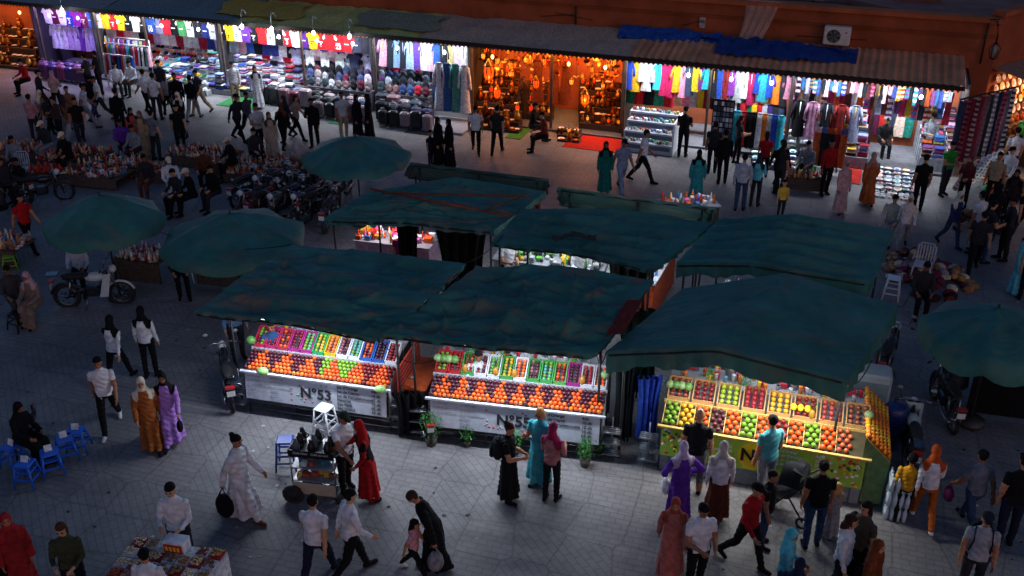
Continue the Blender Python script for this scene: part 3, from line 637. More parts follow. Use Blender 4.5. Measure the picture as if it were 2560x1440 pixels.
for i in range(6):
    for j in range(14): P[i,j]=G(1380+j*8.5,588+i*3+5*math.sin(j*.7),2.70)+np.array([0,0,.1*abs(mnoise.noise(Vector((j*.6,i*.9,2))))+.03])
mb.grid(P,C('4a423c'),CLO); mb.build('crumpled_cloth')
mb=MB(); P=np.zeros((12,6,3))
for i in range(12):
    for j in range(6): P[i,j]=G(1535-i*2+j*8+(11-i)*3,750+i*8,2.70)+np.array([0,0,.06*mnoise.noise(Vector((i*.5,j*.7,4)))])
mb.grid(P,C('7a2a24'),CLO); mb.build('red_cloth')
mb=MB()
for (a,b_) in (((1490,880,2.4),(1517,878,2.5)),((945,850,2.35),(1090,900,2.3)),((2245,765,2.5),(2290,700,2.4)),((1165,658,2.7),(1300,522,2.6)),((2122,950,2.4),(2180,900,2.2)),((400,580,2.1),(730,612,2.7))):
    p,q=G(*a),G(*b_); mb.tube([p+(q-p)*t-np.array([0,0,.25*math.sin(math.pi*t)]) for t in np.linspace(0,1,9)],.01,(.01,.01,.01),MAT,n=4)
mb.build('sagging_cables')

def umbrella(u,v,zr,R,rise=.55,ph=0,val=.18,name='green_market_umbrella'):
    p=G(u,v,zr); mb=MB(); n=8; sub=5; rg=8; V=[]
    for i in range(rg+1):
        t=i/rg
        for k in range(n*sub):
            a=ph+2*math.pi*k/(n*sub); f=(k%sub)/sub; s=math.sin(math.pi*f)
            rr=R*t*(1-.07*s*t); z=rise*(1-t**1.35)-.10*s*t+.03*mnoise.noise(Vector((a*3,t*4,u)))
            V.append((p[0]+rr*math.cos(a),p[1]+rr*math.sin(a),zr+z))
    nk=n*sub
    for k in range(nk):
        x,y,z=V[rg*nk+k]; f=(k%sub)/sub; V.append((p[0]+(x-p[0])*1.01,p[1]+(y-p[1])*1.01,z-val*(.75+.3*math.sin(math.pi*f))))
    Fc=[(i*nk+k,i*nk+(k+1)%nk,(i+1)*nk+(k+1)%nk,(i+1)*nk+k) for i in range(rg+1) for k in range(nk)]
    mb.add(V,Fc,(1,1,1),0,True); o=mb.build(name,mats=[T_CL])
    mb=MB(); mb.cyl((p[0],p[1],0),(p[0],p[1],zr+rise+.08),.025,C('303436'),STE)
    for k in range(n):
        a=ph+2*math.pi*k/n; mb.tube([(p[0],p[1],zr+rise-.06),(p[0]+R*.6*math.cos(a),p[1]+R*.6*math.sin(a),zr+rise*.42),(p[0]+R*.97*math.cos(a),p[1]+R*.97*math.sin(a),zr-.03)],.01,C('303436'),STE,n=4)
    mb.lathe((p[0],p[1],0),[(.28,0),(.28,.1),(.05,.14)],C('404040'),STE)
    mb.build('pole_and_ribs',parent=o); return p
umbrella(260,548,2.1,1.40,.62,ph=.2); umbrella(583,590,2.1,1.65,.55,ph=.5); umbrella(891,385,2.1,1.5,.5,ph=.1); umbrella(2482,828,2.1,1.3,.5,ph=.3,val=.35)

# ---------------------------------------------------------------- fruit stands
def fruitgrid(mb,W,y0,z0,y1,z1,r,colf,x0=0.0):
    L=math.hypot(y1-y0,z1-z0); nr=max(1,int(L/(r*1.85))); nc=int(W/(2*r))
    for i in range(nr):
        t=(i+.5)/nr
        for j in range(nc):
            x=x0+(j+.5+(.5 if i%2 else 0)*.9-.2)*W/nc
            if x>x0+W-r*.5: continue
            c=colf(i/nr,j/nc)
            mb.sph((x,y0+(y1-y0)*t-.01,z0+(z1-z0)*t+r*.75+rnd(-.004,.004)),r*rnd(.93,1.03),vary(c,.14),FRU,8,6)
OR,RD,GR,YL,PU=C('dc5410'),C('7a1014'),C('6a9820'),C('dca018'),C('4a1024')
def fruit_stand(uA,vA,uB,vB,num,style):
    A=G(uA,vA);B=G(uB,vB); M=frame(A,B-A); W=float(np.linalg.norm(B-A)); root=empty('fruit_juice_stand',A)
    def att(o):
        o.parent=root; o.matrix_parent_inverse=Matrix.Translation(-Vector(A)); return o
    green=style=='green'
    mb=MB(M); st=C('9aa0a8')
    pc=C('98c040') if green else C('c0c8d4')
    def fy(z): return -.0455+.12*(z-.68)
    mb.box((W/2,-.03,.68),(W*(.98 if green else .97),.03,.58),pc,GLO,rx=-.12)
    mb.box((W/2,-.02,.985),(W+.1,.06,.035),C('c8ccd4') if not green else C('c8a860'),GLO)
    if green:
        mb.box((W/2,.02,.2),(W*.98,.04,.38),C('808890'),MAT)
        for k in range(9): mb.box((W*(k+.5)/9,-.005,.2),(.02,.03,.38),C('505860'),MAT)
    for x in (.02,W*.33,W*.66,W-.02):
        for y in (.05,.95): mb.cyl((x,y,0),(x,y,.98 if y<.5 else 1.4),.02,st,MET,n=6)
    for z in (.1,.25,.36): 
        mb.cyl((0,.03,z),(W,.03,z),.012,st,MET,n=5); mb.cyl((0,.9,z),(W,.9,z),.012,st,MET,n=5)
    for sx in ((-.2,W+.18) if not green else (-.2,)):
        for z in (.18,.42,.66): 
            mb.box((sx,.05,z),(.34,.22,.015),st,MET)
            for q in range(4): mb.cyl((sx-.15,-.04+q*.06,z+.02),(sx+.15,-.04+q*.06,z+.02),.006,C('c8ccd0'),MET,n=4)
        mb.cyl((sx,.15,0),(sx,.15,.9),.015,st,MET,n=5)
    mb.quad([(0,0,.98),(W,0,.98),(W,.48,1.20),(0,.48,1.20)],C('50545c') if not green else C('403a20'),MAT)
    mb.box((W/2,.49,1.21),(W+.04,.03,.06),C('a0a4ac') if not green else C('c8a860'),GLO)
    mb.quad([(0,.0,.98),(0,.48,1.2),(0,.48,.4),(0,0,.4)],C('a0a4ac'),MAT); mb.quad([(W,.0,.98),(W,.48,1.2),(W,.48,.4),(W,0,.4)],C('a0a4ac'),MAT)
    mb.quad([(0,.5,1.16),(W,.5,1.16),(W,.92,1.40),(0,.92,1.40)],C('686c74'),MAT)
    mb.box((W/2,1.25,1.36),(W,.62,.04),C('90949c'),GLO); mb.box((W/2,1.5,.7),(W,.04,1.3),C('70767e'),MAT)
    att(mb.build('stand_frame'))
    mb=MB(M)
    if not green:
        nt=6 if num=='53' else 9
        def cf(a,b):
            f=(b*nt)%1; tri=abs(f-.5)*2
            alt=((PU if b<.5 else GR) if b<.72 else RD) if num=='53' else PU
            return alt if tri>1-(a*.9+.08) else (C('e87020') if a<.3 and random.random()<.4 else OR)
        fruitgrid(mb,W-.04,.02,1.0,.46,1.2,.042,cf,x0=.02)
    else:
        cols=[GR,YL,OR,PU,OR,GR,OR,RD,OR,GR,OR,C('a85030')]; ncl=len(cols)
        for k,c in enumerate(cols):
            fruitgrid(mb,(W-.3)/ncl-.03,.02,1.0,.46,1.2,.05,lambda a,b:c,x0=.04+k*(W-.3)/ncl)
            mb.box((.02+k*(W-.3)/ncl,.24,1.12),(.012,.48,.06),C('c8a860'),MAT,rx=.43)
    ncr=12 if num=='53' else (13 if num=='55' else 8)
    cc=['b82850','b02868','a83048','982c78','982c78','289058','c0a820','c8c8d0','c8c8d0','2858a8','2858a8','c8c8d0','c8c8d0'] if num=='53' else ['b02830','b02830','409048','c8c8d0','c0c0c8','409048','c8c8d0','409048','409048','589848','982c80','c8c8d0','c8c8d0']
    fc=[[GR,RD],[RD],[RD,OR],[PU,RD],[C('50a060'),GR],[YL,GR],[OR,C('e07840')],[PU,C('905060')],[GR,C('50a090')],[RD,OR],[PU],[C('a02030')],[OR]]
    cw=W/ncr
    for k in range(ncr):
        x=(k+.5)*cw; col=C(cc[k%13]) if not green else C('b89060'); w2=cw*.86; hh=.12
        mb.box((x,.52,1.25),(w2+.02,.014,hh),col,GLO); mb.box((x,.9,1.46),(w2+.02,.014,hh),col,GLO)
        for s in (-1,1): mb.box((x+s*w2/2,.71,1.355),(.02,.42,hh),col,GLO,rx=.52)
        r=.034 if not green else .045; nc=max(2,int((w2-.03)/(2*r))); nr=int(.38/(1.8*r)); f=fc[(k*(1 if not green else 5))%13]
        if green: f=[[C('8a3828')],[RD],[C('98b020')],[C('8a1020')],[YL],[RD],[C('b04038')],[C('8a4830')]][k]
        for lay in range(2 if (green and k==3) else 1):
          for i in range(nr):
            for j in range(nc):
                t=(i+.5)/nr; mb.sph((x-w2/2+.015+(j+.5)*(w2-.03)/nc,.54+.34*t,1.22+.2*t+r*.8+.04+lay*.06),r,vary(random.choice(f),.15),FRU,8,6)
    if num!='53':
        for x in (W*.18,W*.36,W*.47,W*.86) if num=='55' else (W*.72,):
            mb.sph((x,.55,1.36),(.06,.06,.1),C('a87828'),FRU,8,8)
            for q in range(14):
                a=q*2.4; mb.quad([(x,.55,1.44),(x+.05*math.cos(a),.55+.05*math.sin(a),1.53),(x+.09*math.cos(a),.55+.09*math.sin(a),1.6+.03*(q%3))],C('3a7a30'),MAT)
        for q in range(5): mb.sph((.04+q*.11 if q<4 else W-.05,.66,1.47),(.09,.085,.08),C('5a9048') if q%2 else C('88a870'),FRU)
        for xc in (W*.2,W*.38,W*.8):
            for q in range(60):
                a=rnd(0,6.28); r=rnd(0,.14); zz=rnd(1.5,1.72); px,py=xc+r*math.cos(a),.95+r*math.sin(a)
                mb.quad([(px,py,zz),(px+rnd(-.05,.05),py+rnd(-.03,.03),zz+.05),(px+rnd(-.05,.05),py-.03,zz+.01)],vary(C('4a9a38'),.3),MAT)
    else:
        for x in (.45,W-.15): mb.sph((x,-.02,1.04-(.0 if x<1 else .05)),(.12,.09,.085),C('8ab870'),FRU,10,8)
        mb.sph((-.05,.55,1.35),(.11,.09,.09),C('5a9048'),FRU)
    for k in range(44):
        x=rnd(.1,W-.1); y=rnd(1.0,1.45); c=random.choice([C('e07820'),C('c02030'),C('a0a0a8'),C('6090a8'),C('e8c020'),C('c0c4cc')])
        mb.lathe((x,y,1.385),[(.03,0),(.04,.14),(.042,.15)],c,GLO,n=8)
        if k%3==0: mb.cyl((x,y,1.5),(x+.03,y,1.66),.005,C('e05020'),GLO,n=4)
    for x in (W*.3,W*.62): mb.lathe((x,1.3,1.38),[(.1,0),(.1,.25),(.06,.3),(.08,.42),(.02,.5)],C('a8acb4'),MET)
    for k in range(10): mb.rbox((rnd(.2,W-.2),rnd(1.2,1.45),1.45),(.16,.14,.12),vary(random.choice([C('9094a0'),C('4080a0'),C('8888a0'),C('c03040')])),GLO,b=.02)
    if green:
        mb.quad([(W-.1,.02,1.40),(W-.1,1.65,1.40),(W+.36,1.65,.98),(W+.36,.02,.98)],C('a88840'),MAT); mb.box((W+.16,.84,.5),(.36,1.6,.9),C('608050'),MAT)
        mb.quad([(W-.1,.02,1.40),(W+.36,.02,.98),(W+.34,.02,.5),(W-.1,.02,.5)],C('608050'),MAT)
        for i in range(16):
            for j in range(6):
                t=(j+.5)/6; mb.sph((W-.1+.46*t,.1+i*.1,1.40-.42*t+.045+rnd(0,.01)),.05,vary(YL if (i//3)%3==1 else C('e07c18'),.12),FRU)
        for q in range(3): mb.sph((W*.63+q*.12,.62,1.42),(.06,.09,.06),C('f0d020'),FRU)
    att(mb.build('fruit_and_crates'))
    if num=='53':
        mb=MB(M); mb.box((W+.16,.75,1.15),(.03,1.3,.5),C('a02818'),MAT)
        for k in range(5): mb.box((W+.18,.75,.95+k*.1),(.02,1.3,.02),C('601810'),MAT)
        mb.box((W+.42,.8,.92),(.5,1.2,.04),C('b04818'),MAT); mb.box((W+.4,.9,.45),(.4,1.1,.85),C('101014'),CLO); att(mb.build('red_side_counter'))
    T=.12; e=.008
    if not green:
        text('N°'+num,M,(W*.40,fy(.68)-e,.68),.30,'D',root,T,'stall_number',bold=.01)
        items=["Jus d'Orange","Jus de Citron","Jus de Pamplemousse","Panaché","Eau Petit","Eau Grand"]; pr_=["4dh","10 dh","10 dh","10 dh","05 dh","10 dh"]
        for i,(a,b) in enumerate(zip(items,pr_)):
            z=.905-.09*i; text(a,M,(W*.655,fy(z)-e,z),.085,'D',root,T,'menu_line',bold=.002); text(b,M,(W*.885,fy(z)-e,z),.085,'D',root,T,'price',bold=.002)
            for q in (0,.16): text(a,M,(W*(.03+q),fy(z)-e,z),.055,'E',root,T,'menu_line')
        mb=MB(M)
        for k in range(26):
            x=W*rnd(.3,.64); z=rnd(.45,.92); mb.sph((x,fy(z)-.001,z),(.025,.005,.025),random.choice([C('c85868'),C('c08898'),C('90a898')]),GLO,6,4)
        att(mb.build('printed_fruit_pictures'))
    else:
        mb=MB(M); n=28; cx=W*.47
        V=[]
        for k in range(n): z=.68+.27*math.sin(2*math.pi*k/n); V.append((cx+.27*math.cos(2*math.pi*k/n),fy(z)-.004,z))
        mb.add(V,[tuple(range(n))],C('e8c010'),GLO)
        for k in range(110):
            q=random.random(); x=W*rnd(.02,.14) if q<.3 else (W*rnd(.78,.97) if q<.7 else W*rnd(.02,.97)); z=rnd(.43,.52) if .14<x/W<.78 else rnd(.43,.93)
            if abs(x-cx)<.3: continue
            mb.sph((x,fy(z)-.001,z),(.035,.005,.035),vary(random.choice([C('d03020'),C('e08020'),C('e8c030'),C('306020'),C('f0f0e0')])),GLO,6,4)
        att(mb.build('printed_fruit_pictures'))
        text('N°5',M,(W*.405,fy(.68)-.014,.68),.34,'K',root,T,'stall_number',bold=.012)
        for q,x in enumerate((W*.16,W*.31,W*.57,W*.76)):
            for i,s in enumerate(["Jus d'Orange","Jus de Citron","Jus de Pamplemousse","Jus Mixte"] if q%2==0 else ["4dh","10 dh","10 dh","15 dh"]):
                z=.89-.09*i; text(s,M,(x,fy(z)-e,z),.075 if q%2==0 else .085,'W',root,T,'menu_line',bold=.002)
    return M,W,root
stands=[fruit_stand(622,1029,978,1081,'53','white'),fruit_stand(1075,1100,1502,1150,'55','white'),fruit_stand(1642,1172,2148,1262,'5','green')]
for i,((M,W,root),pw) in enumerate(zip(stands,(98,92,90))):
    g=i==2; yy=.05 if g else -.14; zz=2.0 if g else 2.18
    mb=MB(M); mb.box((W/2,yy+(.5 if g else .1),zz+(.2 if g else .09)),(W*.7,.06,.04),(.9,.95,1),EMI); o=mb.build('led_strip'); o.parent=root; o.matrix_parent_inverse=Matrix.Translation(-root.location)
    area('stall_light',M,(W/2,yy,zz),(W*.85,.12),pw,(.95,.93,.88) if g else (.82,.89,1),rx=math.radians(-16 if g else -12))
    area('stall_light',M,(W/2,1.2,2.2),(W*.6,.12),16,COOL,rx=0)
M,W,_=stands[2]
m_b,nt,b=newmat('clear_plastic_bottle'); b.inputs['Base Color'].default_value=(.5,.62,.72,1); b.inputs['Roughness'].default_value=.12
mb=MB(M)
for i in range(4):
    for j in range(4):
        for l in range(3):
            mb.lathe((W+.42+i*.1,-.25+j*.1,.0+l*.3),[(.04,0),(.042,.17),(.018,.25),(.018,.28)],(1,1,1),0,n=8)
mb.build('water_bottle_packs',mats=[m_b])
mb=MB(rotz(G(2213,1110),0)); mb.lathe((0,0,0),[(.26,0),(.29,.05),(.29,.3),(.3,.32),(.29,.6),(.3,.62),(.28,.9),(.24,.95),(.05,.96)],C('1c2c60'),GLO,n=18); mb.build('blue_barrel')
mb=MB(M); mb.rbox((W+.05,2.2,.75),(.7,.5,1.5),C('9aa4a8'),GLO); mb.box((W+.05,1.94,1.1),(.6,.02,.5),C('708088'),GLO); mb.build('refrigerator')
def drape(name,u0,u1,v,ztop,zbot,col,n=26,y=0):
    a=G(u0,v);b=G(u1,v); P=np.zeros((10,n,3))
    for i in range(10):
        for j in range(n):
            t=j/(n-1); s=i/9; p=a+(b-a)*(.5+(t-.5)*(1-.25*math.sin(s*2.5)))
            P[i,j]=(p[0]+.04*math.sin(j*1.3+i*.2),p[1]+.09*math.sin(j*1.1+s),ztop+(zbot-ztop)*s)
    mb=MB(); mb.grid(P,col,CLO); mb.build(name)
drape('hanging_blue_tarp',1580,1640,1120,1.6,.3,C('2040a0')); drape('dark_cloth',1525,1580,1110,2.0,.1,C('141e24'))
drape('dark_cloth',985,1075,1090,1.0,.05,C('0c0c10')); drape('dark_cloth',1530,1640,1010,2.2,.3,C('16302c'))
drape('black_curtain',1090,1220,770,2.3,.2,C('0a0a0c')); drape('black_curtain',1000,1050,760,2.2,.2,C('0a0a0c')); drape('black_curtain',1500,1640,800,2.2,.2,C('0a0c0c'))
drape('red_cloth',1078,1150,745,2.3,1.9,C('c01818'),n=10)
def plant(u,v,s=1,name='potted_plant'):
    p=G(u,v); mb=MB(); mb.lathe(p,[(.08*s,0),(.12*s,.18*s),(.1*s,.17*s)],C('403830'),MAT)
    for k in range(150):
        a=rnd(0,6.28); r=rnd(0,.2)*s; z=(.2+rnd(0,.45))*s; x,y=p[0]+r*math.cos(a),p[1]+r*math.sin(a)
        mb.quad([(x,y,z),(x+rnd(-.05,.05),y+rnd(-.05,.05),z+.05),(x+rnd(-.06,.06),y+rnd(-.05,.05),z-.01)],vary(C('3a8038'),.4),MAT)
    for k in range(6): mb.tube([(p[0],p[1],.1),(p[0]+rnd(-.15,.15),p[1]+rnd(-.15,.15),.5*s)],.008,C('3a5a28'),MAT,n=4)
    mb.build(name)
plant(1078,1112,1.1); plant(1168,1115,.7); plant(1462,1165,.9); plant(1288,1135,.8); plant(1498,1142,.7)

# ---------------------------------------------------------------- back row counters
def counter(u0,v0,u1,v1,pal,top=1.0,depth=.7,name='food_stall_counter',front=C('a02818'),dens=60,lite=0,col=COOL,board=None):
    A=G(u0,v0);B=G(u1,v1); M=frame(A,B-A); W=float(np.linalg.norm(B-A)); mb=MB(M)
    mb.box((W/2,depth/2,top/2),(W,depth,top-.04),front,MAT); mb.box((W/2,depth/2,top),(W+.08,depth+.08,.04),C('90949c'),GLO)
    for k in range(int(W/.25)): mb.box((.12+k*.25,-.008,top*.5),(.02,.016,top*.8),vary(front,.5),MAT)
    for k in range(dens):
        x=rnd(.05,W-.05);y=rnd(.05,depth-.05); c=vary(random.choice(pal),.3); r=random.random()
        if r<.35: mb.lathe((x,y,top+.02),[(.035,0),(.035,.15),(.015,.2),(.015,.25)],c,GLO,n=7)
        elif r<.7: mb.sph((x,y,top+.07),rnd(.04,.07),c,FRU)
        else: mb.rbox((x,y,top+.09),(rnd(.08,.2),rnd(.08,.2),rnd(.06,.16)),c,GLO,b=.01)
    if board:
        mb.box((W/2,depth+.5,1.6),(W*.8,.03,.5),board,GLO)
        for k in range(4): mb.box((W*(.2+.2*k),depth+.48,1.6),(W*.14,.01,.4),[C('405070'),C('a03830'),C('3a7040'),C('303038')][k],MAT)
    mb.build(name)
    if lite: area('stall_light',M,(W/2,.2,2.15),(W*.7,.12),lite,col,rx=math.radians(-5))
    return M,W
FP=[C(h) for h in ('e8e8ee','d02030','e0a020','2a8a50','d060a0','4a80c0','e8e8ee','e05a20')]
counter(895,690,1075,712,FP,lite=42,front=C('b890a8'),dens=90,col=(1,.85,.9)); counter(1235,740,1500,775,[C('c8c8ce'),C('5aa040'),C('888c90'),C('d8b030'),C('303438')],lite=40,front=C('c8ccd0'),dens=120,board=C('a0a8b8'))
counter(1510,785,1625,800,[C('80b040'),C('e8e8ee'),C('c03028')],lite=20,front=C('202428'))
A=G(1625,800);mb=MB(frame(A,G(1688,690)-A)); mb.box((1.0,.2,.5),(2.2,.5,1.0),C('e05a28'),MAT); mb.box((1.0,.2,1.02),(2.3,.6,.04),C('d0d4dc'),GLO)
for k in range(60): mb.sph((rnd(0,2.1),rnd(0,.45),1.1),rnd(.04,.08),vary(random.choice(FP),.3),FRU)
mb.build('food_stall_counter'); point('stall_bulb',G(1670,640,1.9),30,COOL,.06); point('stall_bulb',G(1460,620,1.95),24,COOL,.06)
counter(1262,590,1350,575,FP,lite=10); counter(1660,610,1790,600,FP,lite=10,front=C('403a30'))
counter(1800,840,2100,870,FP,front=C('101418'),lite=0)
mb=MB(); 
for k in range(6):
    a=G(893+k*10,640,1.9);b=G(903+k*10,640,1.9); mb.quad([a,b,b-np.array([0,0,.9]),a-np.array([0,0,.9])],C('c01c24') if k%2 else C('e0e0e8'),CLO)
mb.build('striped_cloth')

# ---------------------------------------------------------------- ground vendors
def vendor(u,v,W,D,pal,z=.35,rot=-14,dens=120,name='street_vendor_table',cloth=C('5a4a42')):
    mb=MB(rotz(G(u,v),rot)); mb.box((0,0,z-.02),(W,D,.04),cloth,CLO)
    for a in (-1,1):
        for b in (-1,1): mb.cyl((a*W*.45,b*D*.42,0),(a*W*.45,b*D*.42,z),.02,DARK,STE,n=5)
    mb.quad([(-W/2,-D/2-.01,z),(W/2,-D/2-.01,z),(W/2,-D/2-.03,.05),(-W/2,-D/2-.03,.05)],cloth,CLO)
    for k in range(dens):
        x=rnd(-W/2+.04,W/2-.04);y=rnd(-D/2+.04,D/2-.04);c=vary(random.choice(pal),.3);r=random.random()
        if r<.4: mb.lathe((x,y,z),[(.03,0),(.035,.12),(.015,.18),(.015,.22)],c,GLO,n=6)
        elif r<.6: bowl(mb,(x,y,z),rnd(.05,.09),c)
        elif r<.8: mb.sph((x,y,z+.05),rnd(.03,.07),c,FRU)
        else: mb.rbox((x,y,z+.05),(rnd(.06,.15),rnd(.06,.15),rnd(.05,.12)),c,GLO,b=.01)
    mb.build(name)
P1=[C(h) for h in ('a85a40','d8c8b0','b82828','e0d8d0','80503c','c88840','303038','d8b898','4a80a0')]
P2=[C(h) for h in ('b86038','a02020','d8c8b0','3a3a40','d8a068')]
vendor(250,455,2.0,1.1,P1); vendor(300,430,1.8,.9,P1); vendor(150,420,1.2,.8,P2); vendor(530,405,2.0,.8,P2); vendor(570,430,1.8,.6,P1); vendor(700,432,2.4,1.0,[C('b07a58'),C('8a4a38'),C('c8a888')]); vendor(60,395,1.6,.8,P2)
vendor(370,690,1.3,.8,[WHITE,C('c8b8a0'),C('d8d8e0'),C('a02828')],z=.6,cloth=C('5a4a40')); vendor(585,700,1.5,.9,[WHITE,C('c0a080'),C('a02828'),C('202020')],z=.55); vendor(25,650,1.2,.9,P1,z=.5); vendor(600,670,1.2,.5,P1,z=.7)
vendor(120,450,1.0,.6,[C('a0281c'),C('d04030')],z=.3); vendor(20,440,1.3,.8,P2); vendor(470,410,1.2,.6,P1); vendor(230,405,1.4,.6,P2); vendor(620,455,1.4,.5,P2,z=.3); vendor(395,450,.9,.6,P2)
vendor(2500,1010,1.5,1.0,[C('101014'),C('303038')],z=.9,cloth=C('0c0c10'),dens=20)
vendor(2010,470,1.2,.6,P2,z=.4)
def heap(name,u,v,W,D,n,pal,rot=-15):
    mb=MB(rotz(G(u,v),rot))
    for k in range(n):
        x=rnd(-W/2,W/2);y=rnd(-D/2,D/2); h=max(0,1-(2*x/W)**2-(2*y/D)**2)*.35
        mb.sph((x,y,h*.8+.05),(rnd(.08,.2),rnd(.08,.16),rnd(.05,.12)),vary(random.choice(pal),.3),CLO,8,5,R=np.array(Matrix.Rotation(rnd(0,3),3,'Z')))
    mb.build(name)
heap('pile_of_woven_bags',2320,690,2.0,1.4,90,[C('a07850'),C('806048'),C('602838'),C('8a7a90'),C('c0b0a0')]); heap('pile_of_leather_bags',355,440,.9,.5,16,[C('5a2a1c'),C('8a4a30')]); heap('pile_of_woven_bags',2330,740,.9,.5,14,[C('601c24'),C('301820')])
heap('goods_on_mat',2440,560,1.2,1.2,30,[C('3a2a20'),C('80604a'),C('402028')]); heap('goods_on_mat',2530,480,1.6,1.5,60,[C('a86030'),C('c09040'),C('3a8060'),C('802820')])
heap('pile_of_woven_bags',2280,655,1.2,.6,30,[C('a08868'),C('705040'),C('602838')])
def stool(u,v,col,card=False,h=.45,name='plastic_stool'):
    mb=MB(rotz(G(u,v),rnd(-30,30))); t=.15
    mb.rbox((0,0,h),(t*2,t*2,.04),col,GLO,b=.02)
    for a in (-1,1):
        for b in (-1,1): mb.tube([(a*t*.85,b*t*.85,h-.01),(a*t*1.25,b*t*1.25,0)],[.022,.018],col,GLO,n=6)
    for z in (.18,.33):
        k=t*(1.25-.4*z/h)
        for s in (-1,1):
            mb.box((0,s*k,z),(2*k,.015,.035),col,GLO); mb.box((s*k,0,z),(.015,2*k,.035),col,GLO)
    if card: mb.box((0,.02,h+.08),(.13,.01,.12),WHITE,MAT,rx=-.35); mb.box((0,.06,h+.08),(.13,.01,.12),WHITE,MAT,rx=.35)
    mb.build(name)
BL=C('1c60d0')
for u,v in ((75,1208),(135,1180),(172,1145),(200,1125),(40,1165)): stool(u,v,BL,True,name='blue_plastic_stool')
stool(816,1083,WHITE,h=.6); stool(2226,745,WHITE,h=.55); stool(30,675,C('6a9a28'),h=.4); stool(50,820,C('181818'),h=.4); stool(715,555,C('585c64'),h=.3)
stool(720,1165,C('183a90'),h=.6,name='blue_plastic_stool')
def chair(u,v,yaw,col,name='plastic_chair'):
    mb=MB(rotz(G(u,v),yaw))
    mb.rbox((0,0,.44),(.46,.44,.04),col,GLO,b=.02)
    for a in (-1,1):
        mb.tube([(a*.2,-.2,.44),(a*.23,-.24,0)],.02,col,GLO,n=6); mb.tube([(a*.21,.22,.88),(a*.2,.2,.44),(a*.23,.26,0)],.02,col,GLO,n=6)
        mb.tube([(a*.23,-.2,.44),(a*.25,-.2,.64),(a*.24,.2,.66)],.018,col,GLO,n=6)
    mb.tube([(-.21,.22,.8),(-.15,.26,.92),(.15,.26,.92),(.21,.22,.8)],.02,col,GLO,n=6)
    for k in range(5): mb.box((-.14+k*.07,.22,.68),(.035,.015,.4),col,GLO,rx=-.08)
    mb.build(name)
chair(75,1130,-60,C('201c20')); chair(465,700,10,WHITE); chair(2300,700,-30,C('a8acb4')); chair(60,455,0,C('a8acb4'))

# ---------------------------------------------------------------- motorbikes
def moto(u,v,yaw,col=C('181a20'),fair=None,name='parked_motorbike',s=1,scooter=False):
    M=rotz(G(u,v),yaw); M[:3,:3]*=s; mb=MB(M); bk=(.012,.012,.014); gm=C('8a9098')
    def wheel(x,r):
        mb.tube([(x+r*math.cos(a),0,r+r*math.sin(a)) for a in np.linspace(0,2*math.pi,20,endpoint=False)],.045 if not scooter else .06,bk,MAT,n=7,close=True)
        mb.tube([(x+r*.82*math.cos(a),0,r+r*.82*math.sin(a)) for a in np.linspace(0,2*math.pi,20,endpoint=False)],.014,gm,MET,n=5,close=True)
        mb.cyl((x,-.06,r),(x,.06,r),.05,gm,MET)
        for k in range(8): a=k*math.pi/4; mb.cyl((x,0,r),(x+r*.82*math.cos(a),0,r+r*.82*math.sin(a)),.006,gm,MET,n=4)
    r=.27; wheel(.62,r); wheel(-.58,r)
    for y in (-.07,.07): 
        mb.tube([(.62,y,r),(.46,y,.75),(.42,y*.8,.95)],.022,gm,MET); mb.tube([(-.58,y,r),(-.15,y,.35)],.022,bk,STE); mb.tube([(-.5,y*1.4,.3),(-.42,y*1.4,.68)],.025,gm,MET)
    mb.tube([(.44,0,.85),(.15,0,.45),(-.2,0,.4),(-.55,0,.72)],.035,col,GLO)
    mb.tube([(.42,0,.88),(.1,0,.68),(-.6,0,.72)],.03,col,GLO)
    mb.rbox((.02,0,.38),(.34,.22,.26),C('50545a'),MET,b=.04)
    mb.sph((.12,0,.72),(.26,.12,.11),fair or col,GLO,10,8)
    mb.sph((-.3,0,.78),(.36,.12,.06),bk,MAT,10,6)
    mb.tube([(.62+.31*math.cos(a),0,r+.31*math.sin(a)) for a in np.linspace(.3,2.6,8)],[.03]*8,fair or col,GLO,n=6)
    mb.tube([(-.58+.33*math.cos(a),0,r+.33*math.sin(a)) for a in np.linspace(.5,2.9,8)],[.035]*8,col,GLO,n=6)
    mb.tube([(.36,-.32,1.0),(.42,-.15,1.02),(.44,0,.97),(.42,.15,1.02),(.36,.32,1.0)],.016,gm,MET,n=6)
    for y in (-.3,.3): mb.cyl((.36,y,1.0),(.33,y*1.25,.99),.022,bk,MAT); mb.tube([(.4,y*.8,1.02),(.44,y,1.2)],.008,bk,MAT,n=4); mb.sph((.45,y,1.22),(.02,.06,.04),C('808890'),GLO)
    mb.sph((.52,0,.9),(.09,.09,.09),C('c8ccd0'),GLO)
    mb.tube([(.05,.12,.3),(-.3,.14,.25),(-.75,.14,.3)],[.02,.03,.045],gm,MET)
    mb.box((-.85,0,.68),(.1,.18,.04),C('a02020'),GLO); mb.box((-.88,0,.55),(.01,.16,.12),C('c8c8c8'),MAT)
    mb.tube([(-.1,-.1,.3),(-.15,-.25,0.01)],.012,gm,MET,n=5)
    if fair is not None:
        for y in (-1,1): mb.quad([(.5,y*.16,.85),(.38,y*.22,.3),(.18,y*.18,.28),(.32,y*.1,.8)],fair,GLO)
        mb.box((-.8,0,.85),(.25,.2,.03),gm,MET)
    if scooter:
        mb.rbox((-.35,0,.5),(.6,.3,.3),col,GLO,b=.1); mb.box((.15,0,.3),(.5,.3,.05),col,GLO); mb.rbox((.45,0,.65),(.1,.36,.6),fair or col,GLO,b=.04)
    mb.build(name)
moto(240,762,8,C('202428'),C('c8ccd0'),name='parked_moped',s=1.05)
